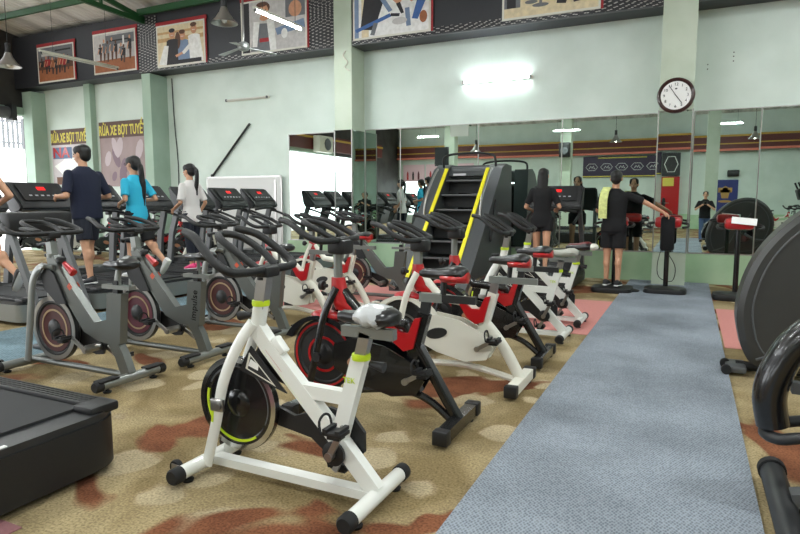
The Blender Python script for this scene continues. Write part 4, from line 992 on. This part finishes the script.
def person(label, loc, rz, h=1.7, top='navy', bottom='navy2', shoes='sneaker', female=False, hair='short', legs=((.1, .1), (-.1, .15)), arms=None, lean=.02,
           short_len=.5, sleeve=.55, leggings=False, wide=1.0, head_yaw=0, crouch=0, vest=False, glasses=False, belly=1.0):
    """local +y is forward. legs: (thigh fwd angle, knee bend) L,R ; arms: (elbow, wrist) points L,R in unit-of-1.75 m space"""
    s = h/1.75; t = thing('person', label, 'person', loc, rz)
    hipz = .92; G = .43
    def S(p): return V(p)*s
    foot = []; J = []
    for i, (a, k) in enumerate(legs):
        sx = -1 if i == 0 else 1
        hp = V((sx*.09, 0, hipz)); kn = hp+V((0, math.sin(a), -math.cos(a)))*G; an = kn+V((0, math.sin(a-k), -math.cos(a-k)))*.42
        J.append((hp, kn, an, a-k))
    low = min(j[2].z for j in J); dz = .07-low
    for i in range(2): J[i] = tuple(p+V((0, 0, dz)) if isinstance(p, Vector) else p for p in J[i])
    hz = hipz+dz
    sh_w = (.16 if female else .185)*wide
    chest = V((0, lean*.9, hz+.40)); neck = V((0, lean*1.2, hz+.56)); head = V((0, lean*1.2+.02, hz+.70))
    bm = B()
    # trunk
    tw = .85 if female else 1
    rings = [((0, 0, hz-.08), .13, .10), ((0, 0, hz), .165 if female else .16, .115), ((0, lean*.3, hz+.12), .125 if female else .15, .095*belly), ((0, lean*.6, hz+.25), .14*tw+.01, .10*belly), ((0, lean*.9, hz+.38), .165*tw, .11), ((0, lean, hz+.48), .15*tw, .09), ((0, lean*1.1, hz+.54), .07, .06)]
    loft(bm, [(S(c), rx*s, ry*s) for c, rx, ry in rings], 20)
    for i in range(2):
        hp, kn, an, ang = J[i]
        capsule(bm, S(hp), S(kn), .082*s, .055*s); capsule(bm, S(kn), S(an), .054*s, .034*s)
        calf = kn*.68+an*.32+V((0, -.015, 0)); ball(bm, S(calf), (.05*s, .052*s, .1*s))
        capsule(bm, S(an), S(an+V((0, math.cos(ang)*.05, -.03+math.sin(ang)*.05))), .036*s, .03*s)
    capsule(bm, S(neck-V((0, 0, .05))), S(head-V((0, .01, .04))), .056*s, .052*s)
    Rh = Matrix.Rotation(head_yaw, 3, 'Z')
    hc = S(head)
    def Hp(p): return hc+Rh @ (V(p)*s)
    ball(bm, Hp((0, -.01, .03)), (.076*s, .094*s, .095*s), R=Rh)
    ball(bm, Hp((0, .02, -.04)), (.058*s, .066*s, .07*s), R=Rh)
    capsule(bm, Hp((0, .085, .015)), Hp((0, .104, -.018)), .009*s, .014*s, 8)
    for q in (-1, 1):
        ball(bm, Hp((q*.08, -.005, -.005)), (.012*s, .022*s, .034*s), R=Rh)
        ball(bm, Hp((q*.03, .072, .025)), (.02*s, .014*s, .008*s), R=Rh)
    ball(bm, Hp((0, .083, -.052)), (.024*s, .012*s, .008*s), R=Rh)
    if arms is None: arms = (((-.26, .02, 1.12), (-.24, .18, .95)), ((.26, .02, 1.12), (.24, .18, .95)))
    A = []
    for i in range(2):
        sx = -1 if i == 0 else 1
        shd = V((sx*sh_w, lean, hz+.455)); el = V(arms[i][0])+V((0, 0, hz-.92)); wr = V(arms[i][1])+V((0, 0, hz-.92))
        # enforce lengths
        el = shd+(el-shd).normalized()*.29; wr = el+(wr-el).normalized()*.26
        A.append((shd, el, wr)); fr = .85 if female else 1
        capsule(bm, S(shd), S(el), .05*s*fr, .038*s*fr); capsule(bm, S(el), S(wr), .038*s*fr, .026*s*fr)
        d = (wr-el).normalized(); pn = V((-sx, 0, -.3)); pn = pn-d*pn.dot(d)
        hand(bm, S(wr), d, pn, s, .45, 1 if sx > 0 else -1)
    body = fuse('body', bm, 'skin', t, .009, 2)
    # eyes
    for q in (-1, 1):
        bm = B(); ball(bm, Hp((q*.031, .079, .010)), (.012*s, .008*s, .007*s), u=10, v=6); obj('eye', bm, 'hair', t)
    bm = B(); ball(bm, Hp((0, .093, -.052)), (.022*s, .005*s, .006*s), u=10, v=6, R=Rh); obj('mouth', bm, mat('lips', (150, 80, 74), .5), t)
    # hair
    bm = B(); ball(bm, Hp((0, -.03, .050)), (.086*s, .098*s, .088*s), R=Rh); ball(bm, Hp((0, -.055, -.0)), (.08*s, .065*s, .085*s), R=Rh)
    for q in (-1, 1): ball(bm, Hp((q*.062, .0, .055)), (.026*s, .07*s, .06*s), R=Rh)
    if hair == 'pony':
        P = [Hp(p) for p in ((0, -.11, .06), (0, -.155, .02), (0, -.16, -.12), (0, -.14, -.3), (0, -.13, -.45))]
        tube(bm, sm(P, 4), [.03*s]*4+[.036*s]*8+[.03*s]*3+[.014*s]*2, 10)
    elif hair == 'longpony':
        P = [Hp(p) for p in ((0, -.11, .04), (0, -.14, -.05), (.02, -.14, -.25), (.03, -.125, -.45), (.03, -.12, -.62))]
        tube(bm, sm(P, 4), [.03*s]*3+[.04*s]*5+[.048*s]*5+[.035*s]*3+[.015*s], 10)
    elif hair == 'long':
        loft(bm, [(Hp((0, -.05, .02)), .088*s, .07*s), (Hp((0, -.06, -.08)), .095*s, .06*s), (Hp((0, -.075, -.2)), .085*s, .04*s), (Hp((0, -.08, -.28)), .03*s, .02*s)], 14)
    fuse('hair', bm, 'hair', t, .011, 3)
    if glasses:
        bm = B()
        for q in (-1, 1): tube(bm, [Hp((q*.033+.024*math.cos(a*PI/5), .098, .012+.018*math.sin(a*PI/5))) for a in range(10)], .003*s, 5, closed=True); tube(bm, [Hp((q*.057, .096, .014)), Hp((q*.084, .0, .012))], .003*s, 5)
        obj('glasses', bm, 'black', t)
    # shirt
    bm = B(); g = .018
    L0 = -.10 if not female else -.14
    rg = [((0, 0, hz+L0), .185, .135), ((0, 0, hz-.02), .182, .135), ((0, lean*.3, hz+.12), (.14 if female else .172), .115*belly), ((0, lean*.6, hz+.25), .165*tw+.01, .122*belly), ((0, lean*.9, hz+.38), .19*tw, .13), ((0, lean, hz+.455), .195*tw+(-.03 if vest else .015), .11), ((0, lean, hz+.50), .145*tw, .09), ((0, lean*1.1, hz+.535), .09, .075), ((0, lean*1.15, hz+.56), .064, .062)]
    rg = [(c_, rx_*wide, ry_) for c_, rx_, ry_ in rg]
    loft(bm, [(S(c), rx*s, ry*s) for c, rx, ry in rg], 24)
    if not vest:
        for shd, el, wr in A:
            e2 = shd+(el-shd)*min(sleeve*1.6, 1.0)
            ball(bm, S(shd), .058*s); tube(bm, [S(shd), S(shd*.5+e2*.5), S(e2)], [.059*s, .058*s, .060*s], 14)
            if sleeve > .65: tube(bm, [S(el), S(el+(wr-el)*.3)], [.055*s, .048*s], 14)
    fuse('shirt', bm, top, t, .011, 4)
    # trousers / shorts
    bm = B(); loft(bm, [(S((0, 0, hz-.13)), .15*s, .115*s), (S((0, 0, hz-.06)), .178*s, .128*s), (S((0, 0, hz+.05)), .165*s, .118*s)], 20)
    for hp, kn, an, ang in J:
        if leggings or short_len > 1:
            w1, w2 = (.062, .046) if leggings else (.075, .06)
            tube(bm, [S(hp), S(kn), S(kn+(an-kn)*(short_len-1 if short_len > 1 else .5))], [.095*s, w1*s, w2*s], 14)
        else: tube(bm, [S(hp+(kn-hp)*-.05), S(hp+(kn-hp)*.5), S(hp+(kn-hp)*short_len)], [.1*s, .1*s, .098*s], 14)
    fuse('trousers' if short_len > 1 else 'shorts', bm, bottom, t, .011, 3)
    # shoes
    for hp, kn, an, ang in J:
        fwd = V((0, math.cos(ang), math.sin(ang))); up = V((0, -math.sin(ang), math.cos(ang)))
        Rm = Matrix(((1, 0, 0), (0, up.y, fwd.y), (0, up.z, fwd.z)))
        Rm = Matrix((V((1, 0, 0)), up, fwd)).transposed()
        base = an - up*.055
        bm = B()
        loft(bm, [(S(base+fwd*u+up*dz_), w*s, hh*s, Rm) for u, w, hh, dz_ in ((-.075, .02, .02, .02), (-.065, .036, .045, .03), (-.01, .042, .052, .035), (.06, .046, .038, .022), (.12, .05, .028, .012), (.165, .04, .022, .008), (.18, .015, .012, .006))], 14)
        sh = obj('shoe', bm, shoes, t)
        bm = B(); loft(bm, [(S(base+fwd*u-up*.008), w*s, .012*s, Rm) for u, w in ((-.08, .02), (-.07, .038), (0, .045), (.08, .05), (.13, .052), (.175, .038), (.185, .015))], 12); obj('sole', bm, 'sneaker' if shoes != 'sneaker' else 'pink' if False else 'offwhite', sh)
    return t, J, A, s, hz

W1 = .275
# facing -X : rz = +pi/2 (local +y -> world -x)
run = lambda: None
person('person running in a maroon vest and black shorts, cut by the left edge', (-6.98, 3.93, W1+.01), PI/2, 1.72, 'mcloth', 'bcloth', 'bshoe', legs=((.25, .15), (-.25, .75)), vest=True, short_len=.6,
       arms=(((-.27, -.1, 1.15), (-.24, .1, 1.05)), ((.27, -.12, 1.15), (.25, .08, 1.03))))
person('man in a navy shirt and dark shorts walking on a treadmill', (-6.93, 5.2, W1+.01), PI/2+.05, 1.76, 'navy', 'navy2', 'bshoe', legs=((-.12, .02), (.22, .15)), short_len=.85, sleeve=.55, belly=1.2, wide=1.16,
       arms=(((-.3, -.03, 1.14), (-.24, .2, 1.1)), ((.3, -.03, 1.14), (.25, .2, 1.08))), head_yaw=.25)
person('woman in a cyan shirt with long black ponytail and glasses on a treadmill', (-6.85, 5.9, W1+.01), PI/2-.05, 1.66, 'cyan', 'bcloth', 'sneaker', True, 'longpony', legs=((.12, .1), (-.28, .6)), short_len=.95, leggings=False, sleeve=.5, glasses=True,
       arms=(((-.24, -.08, 1.15), (-.15, .18, 1.06)), ((.24, -.1, 1.16), (.16, .14, 1.1))), head_yaw=.2)
person('woman in a white shirt and dark blue trousers on a treadmill', (-6.95, 7.02, W1+.01), PI/2-.1, 1.62, 'wcloth', 'navy2', 'pink', True, 'pony', legs=((-.05, .05), (.15, .25)), short_len=1.85, sleeve=.55,
       arms=(((-.24, -.02, 1.12), (-.2, .2, 1.0)), ((.24, -.05, 1.12), (.22, .1, .9))), head_yaw=.2)
person('woman in black shirt and shorts with long dark hair facing the mirror', (-2.02, 9.2, .225), 0.05, 1.6, 'bcloth', 'bcloth', 'sneaker', True, 'long', legs=((.1, .1), (-.14, .1)), short_len=.45, sleeve=.5,
       arms=(((-.26, .0, 1.14), (-.2, .22, 1.05)), ((.27, .0, 1.14), (.22, .22, 1.08))))
mt, J, A, s_, hz_ = person('man in a black shirt and shorts leaning toward a red console', (-.98, 9.22, .10), -.12, 1.67, 'bcloth', 'bcloth', 'bshoe', legs=((.03, .03), (-.02, .02)), short_len=.8, sleeve=.5,
       arms=(((-.26, .12, 1.2), (-.15, .3, 1.3)), ((.45, .12, 1.25), (.66, .2, 1.12))), head_yaw=.15)
bm = B(); loft(bm, [(V(p), .06, .02) for p in ((-.13, -.14, .98), (-.13, -.15, 1.12), (-.13, -.14, 1.25), (-.12, -.11, 1.36), (-.1, -.05, 1.43), (-.09, .06, 1.42))], 12, sq=.6)
tw_ = obj('towel', bm, mat('patterned_towel', (206, 214, 140), .9, noise=.45, nscale=26)); tw_.location = (-.98, 9.22, .10); tw_.rotation_euler = (0, 0, -.12); tag(tw_, 'pale yellow green towel hanging over the left shoulder of the man by the consoles', 'towel')
pt, J, A, s_, hz_ = person('person in a dark shirt and jeans holding a camera, seen only in the mirror', (.42, -.75, 0), 0, 1.68, 'bcloth', 'jeans', 'bshoe', legs=((.04, .02), (-.04, .02)), short_len=1.95, sleeve=.55,
       arms=(((-.28, .12, 1.15), (-.05, .3, 1.32)), ((.28, .12, 1.15), (.05, .3, 1.32))))
t = thing('camera', 'small black camera held in front of the photographer in the mirror', 'camera', (.42, -.36, 1.27))
bm = B(); box(bm, (0, 0, .03), (.13, .05, .09), bev=.01); obj('camera_body', bm, 'plastic', t)
bm = B(); lathe(bm, [(.03, .02), (.034, .03), (.034, .09), (.028, .1)], (0, 0, .03), 'y', 18); obj('lens', bm, 'black', t)

# ------------------------------------------------------------------ rear half of the hall (seen in the mirrors)
def slab(name, label, cat, c, s, m, extra=None, group=None):
    t = thing(name, label, cat, (c[0], c[1], c[2]-s[2]/2), 0, group)
    bm = B(); box(bm, (0, 0, s[2]/2), s, bev=min(s)*.08); obj('panel', bm, m, t, smooth=30)
    return t
Yr = YR+.01
bm = B(); box(bm, (-4.6, Yr+.2, 4.15), (23.2, .4, .72)); struct('trim_6', bm, mat('fascia_red', (92, 34, 30), .5, noise=.2, nscale=2))
bm = B(); box(bm, (-4.6, Yr+.42, 4.5), (23.2, .04, .09)); box(bm, (-4.6, Yr+.42, 4.12), (23.2, .04, .05)); struct('trim_7', bm, mat('ochre_stripe', (190, 150, 50), .5))
bm = B(); box(bm, (-4.6, Yr+.44, 3.83), (23.2, .1, .1)); struct('trim_8', bm, mat('coral_lip', (214, 120, 100), .5))
# left wall fascia too (over the openings)
bm = B(); box(bm, (XL+.16, -3.3, 4.1), (.3, 11.8, .7)); struct('trim_9', bm, MATS['fascia_red'])
bm = B(); box(bm, (XL+.33, -3.3, 4.3), (.04, 11.8, .09)); struct('trim_10', bm, MATS['ochre_stripe'])
# AC unit on the left wall
t = thing('air_conditioner', 'white air conditioner unit mounted high on the left wall', 'air conditioner', (XL+.52, -2.8, 3.65))
bm = B(); box(bm, (0, 0, .35), (.35, 1.2, .75), bev=.03); obj('casing', bm, 'offwhite', t)
bm = B(); lathe(bm, [(.02, .18), (.28, .185), (.28, .2), (.1, .205)], (0, -.1, .35), 'x', 24); obj('fan_grille', bm, 'dgrey', t)
# hexagon sign
t = thing('sign', 'dark purple sign with a row of white hexagon outlines', 'sign', (-3.3, Yr+.05, 2.62))
bm = B(); box(bm, (0, 0, .55), (3.9, .06, 1.1)); obj('sign_board', bm, mat('sign_purple', (50, 34, 64), .4), t, smooth=0)
bm = B(); box(bm, (0, .035, .06), (3.9, .02, .05)); box(bm, (0, .035, 1.02), (2.4, .02, .05)); obj('sign_stripe', bm, 'gold', t, smooth=0)
for k in range(5):
    x = -1.5+k*.75; bm = B(); tube(bm, [(x+.3*math.cos(a*PI/3), .04, .55+.2*math.sin(a*PI/3)) for a in range(6)], .014, 6, closed=True); obj('hexagon_outline', bm, 'paper', t)
    bm = B(); tube(bm, [(x-.13, .04, .48), (x-.05, .04, .6), (x+.02, .04, .5), (x+.1, .04, .62)], .018, 6); ball(bm, (x+.13, .04, .5), .03); obj('figure_mark', bm, 'paper', t)
# red cabinets + dark hexagon board
for x0, lab in ((-1.35, 'tall red panel beneath a dark hexagon board, at the rear wall'),):
    t = thing('display_stand', lab, 'display', (x0+.45, Yr+.2, 0))
    bm = B(); box(bm, (0, 0, 1.5), (.8, .4, 2.0)); obj('red_panel', bm, 'red', t, smooth=0)
    bm = B(); box(bm, (0, 0, 3.1), (.8, .3, 1.1)); obj('upper_board', bm, 'dgrey', t, smooth=0)
    bm = B(); tube(bm, [(.3*math.cos(a*PI/3), .17, 3.1+.42*math.sin(a*PI/3)) for a in range(6)], .02, 6, closed=True); obj('hexagon_outline', bm, 'paper', t)
    bm = B(); box(bm, (-.1, .21, 2.25), (.5, .02, .4)); obj('yellow_notice', bm, 'gold', t, smooth=0)
# dark blue poster
t = thing('poster', 'dark blue bodybuilding poster with gold figure on the rear wall', 'poster', (1.45, Yr+.02, .62))
bm = B(); box(bm, (0, 0, .9), (1.1, .03, 1.8)); obj('poster_sheet', bm, mat('poster_blue', (34, 44, 112), .5), t, smooth=0)
bm = B(); 
for p in (oval(0, 1.35, .12, .14), limb((-.3, 1.3), (.3, 1.3), .12, .12), limb((0, 1.3), (0, .9), .22, .14), oval(0, .75, .3, .06)): 
    f_ = bm.faces.new([bm.verts.new((q[0], .02, q[1])) for q in p])
obj('gold_figure', bm, mat('figure_gold', (170, 132, 70), .5), t, smooth=0)
# rear wall extras
bm = B(); box(bm, (1.75, Yr+.12, 2.72), (.5, .25, .3), bev=.03); o = obj('wall_speaker', bm, 'plastic'); tag(o, 'small dark box fixed over the blue poster', 'speaker')
bm = B()
for y in (-11.9,): box(bm, (2.8, y, .35), (8, .25, .7))
struct('baseboard_rear', bm, m_base)
# pink banners
for k, x in enumerate((-15.2, -13.7, -12.1)):
    t = thing('banner', ('pale pink shop banner with red bottle pictures, leftmost over the rear windows', 'pale pink shop banner in the middle over the rear windows', 'pale pink shop banner rightmost over the rear windows')[k], 'banner', (x, Yr+.05, 2.5))
    bm = B(); box(bm, (0, 0, .5), (1.4, .03, 1.0)); obj('banner_sheet', bm, mat('banner_pink', (232, 196, 206), .6), t, smooth=0)
    for q in range(3):
        bm = B(); lathe(bm, [(.05, .1), (.06, .14), (.06, .45), (.02, .6)], (-.4+q*.36, .02, 0), 'z', 10); obj('bottle_print', bm, ('red', 'dgrey', 'pinkw')[q], t)
# green piers with black boxes, mid-hall pillars
for x, y, lab in ((-10.6, -6.2, 'a'), (-5.6, -9.0, 'b')):
    bm = B(); box(bm, (x, y, 2.9), (.5, .5, 5.8)); struct('pillar', bm, m_pillar)
bm = B(); box(bm, (.62, -3.4, 3.1), (.42, .42, 6.2)); struct('pillar', bm, m_pillar)
t = thing('speaker', 'black speaker box high on the rear green pillar', 'speaker', (-5.6, -8.5, 3.5))
bm = B(); box(bm, (0, 0, .35), (.5, .3, .7), bev=.03, rx=-.15); obj('cabinet', bm, 'plastic', t)
bm = B(); lathe(bm, [(.05, .15), (.16, .17), (.18, .16)], (0, 0, .3), 'y', 20); obj('cone', bm, 'mgrey', t)
t = thing('screen', 'black screen on the rear left pillar', 'screen', (-10.9, -5.72, 3.0))
bm = B(); box(bm, (0, 0, .45), (.7, .08, .9)); obj('panel', bm, 'black', t, smooth=0)
bm = B(); tube(bm, [(.2, -.22, .45), (.1, 0, .45)], .03, 6); obj('bracket', bm, 'mgrey', t)
t = thing('notice_board', 'white notice board hanging under the rear roof beam', 'board', (-9.2, -3.5, 4.1))
bm = B(); box(bm, (0, 0, .35), (.85, .04, .65)); obj('panel', bm, 'paper', t, smooth=0)
for s in (-1, 1):
    bm = B(); tube(bm, [(s*.3, 0, .65), (s*.3, 0, roof_z(-3.5)-4.1)], .006, 5); obj('hanger', bm, 'dgrey', t)
# machines in the rear half
rear = [(2.4, -1.6, 2.4), (3.6, -2.4, 2.2), (2.6, -4.2, 2.6), (4.3, -5.2, 2.0), (3.0, -7.0, 2.5), (4.8, -8.0, 2.2), (3.2, -9.8, .1), (1.0, -8.9, .1), (5.6, -6.2, 1.2), (6.4, -10.2, 2.9)]
wlab = ['white and red bike right of the photographer in the mirror', 'silver bike at the rear right, second from the camera', 'white and red bike at the rear right, middle of the floor', 'silver bike near the right wall behind the camera', 'white and red bike near the rear right wall', 'silver bike in the rear right corner', 'white and red bike against the rear wall', 'silver bike near the rear wall left of the white one', 'white and red bike by the right wall, rear', 'silver bike deep in the rear right corner by the wall']
for k, (x, y, rz) in enumerate(rear): dup(c if k % 2 == 0 else g, (x, y, 0), rz, wlab[k], 'bikes in the rear half')
for k, (x, y) in enumerate(((-4.5, -3.4), (-4.5, -4.6), (-8.2, -2.4), (-8.2, -3.6))):
    dup(tm0, (x, y, 0), PI, ('treadmill behind the camera, nearest on the left', 'treadmill behind the camera, second on the left', 'treadmill in the rear left block, nearest', 'treadmill in the rear left block, farther')[k], 'treadmills in the rear half')
def bench_rack(x, y, rz, lab, col):
    t = thing('weight_bench', lab, 'weight bench', (x, y, 0), rz)
    bm = B(); box(bm, (0, 0, .45), (.3, 1.2, .08), bev=.02); obj('pad', bm, col, t)
    for s in (-1, 1):
        bm = B(); beam(bm, (s*.35, .5, 0), (s*.35, .5, 1.3), .06, .06, up=(1, 0, 0)); obj('upright', bm, 'mgrey', t)
        bm = B(); lathe(bm, [(.03, -.03), (.2, -.03), (.21, 0), (.2, .03), (.03, .03)], (s*.75, .5, 1.25), 'x', 24); obj('weight_plate', bm, 'rubber', t)
    bm = B(); tube(bm, [(-.95, .5, 1.25), (.95, .5, 1.25)], .014, 8); obj('barbell', bm, 'steel', t)
    bm = B(); box(bm, (0, -.4, .2), (.06, .06, .4)); box(bm, (0, .3, .2), (.5, .06, .06)); box(bm, (0, 0, .06), (.06, 1.2, .06)); obj('bench_frame', bm, 'mgrey', t, smooth=0)
bench_rack(-1.6, -6.6, .2, 'weight bench with red pad behind the camera, centre', 'red')
bench_rack(4.4, -.4, 1.2, 'weight bench with black pad at the right behind the camera', 'saddle')
bench_rack(5.6, 2.5, 1.4, 'weight bench with red pad against the right wall', 'red')

# ------------------------------------------------------------------ outside
bm = B(); box(bm, (-21, 2, -.06), (9, 40, .1)); o = struct('ground', bm, mat('concrete_yard', (190, 188, 182), .9, noise=.1, nscale=2))
bm = B()
box(bm, (-22, 11.5, 1.6), (.2, 16, 3.2)); 
struct('wall_outside', bm, mat('yard_wall', (232, 231, 228), .9, noise=.08, nscale=1.5))
t = thing('metal_fence', 'grey slatted metal fence on top of the pale yard wall outside', 'fence', (-22, 9.6, 3.2))
for k in range(46):
    bm = B(); box(bm, (0, -3+k*.17, .55), (.03, .09, 1.1)); obj('slat', bm, 'mgrey', t, smooth=0)
bm = B(); box(bm, (0, .8, .2), (.05, 7.8, .06)); box(bm, (0, .8, .95), (.05, 7.8, .06)); obj('rail', bm, 'mgrey', t, smooth=0)
t = thing('roller_shutter', 'rolled up grey metal shutter above the left opening', 'shutter', (XL+.3, 6.9, 3.5))
bm = B(); tube(bm, [(0, -3.0, .1), (0, 3.1, .1)], .16, 16); obj('shutter_roll', bm, 'mgrey', t)
bm = B(); box(bm, (.05, 3.05, .1), (.3, .12, .4)); obj('bracket', bm, 'dgrey', t)

# ------------------------------------------------------------------ light
w = bpy.data.worlds.new('sky'); bpy.context.scene.world = w; w.use_nodes = True
bg = w.node_tree.nodes['Background']; bg.inputs[0].default_value = (.93, .97, 1, 1); bg.inputs[1].default_value = 5.5
# daylight portals through the openings (sky light through door openings)
def sky_portal(name, loc, rot, sx, sy):
    ld = bpy.data.lights.new(name, 'AREA'); ld.shape = 'RECTANGLE'; ld.size = sx; ld.size_y = sy; ld.cycles.is_portal = True
    lo = bpy.data.objects.new(name, ld); C.objects.link(lo); lo.location = loc; lo.rotation_euler = rot
sky_portal('door_portal', (XL-.25, -3.3, 1.8), (0, -PI/2, 0), 3.6, 11.8)
sky_portal('door_portal', (XL-.25, 6.9, 1.8), (0, -PI/2, 0), 3.6, 6.5)
sky_portal('window_portal', (-12.2, YR-.25, 1.5), (PI/2, 0, 0), 7.6, 2)

# ------------------------------------------------------------------ camera
cam = bpy.data.cameras.new('camera'); co = bpy.data.objects.new('camera', cam); C.objects.link(co)
cam.sensor_width = 36; cam.lens = 27; cam.clip_start = .05; cam.clip_end = 200
co.location = (0, 0, 1.33)
co.rotation_euler = (PI/2-math.radians(6.277), 0, math.radians(25.66))
sc = bpy.context.scene; sc.camera = co
sc.view_settings.view_transform = 'Standard'; sc.view_settings.look = 'None'; sc.view_settings.exposure = 0.15; sc.view_settings.gamma = 1
sc.cycles.max_bounces = 8; sc.cycles.glossy_bounces = 4; sc.cycles.diffuse_bounces = 4
sc.cycles.sample_clamp_indirect = 6
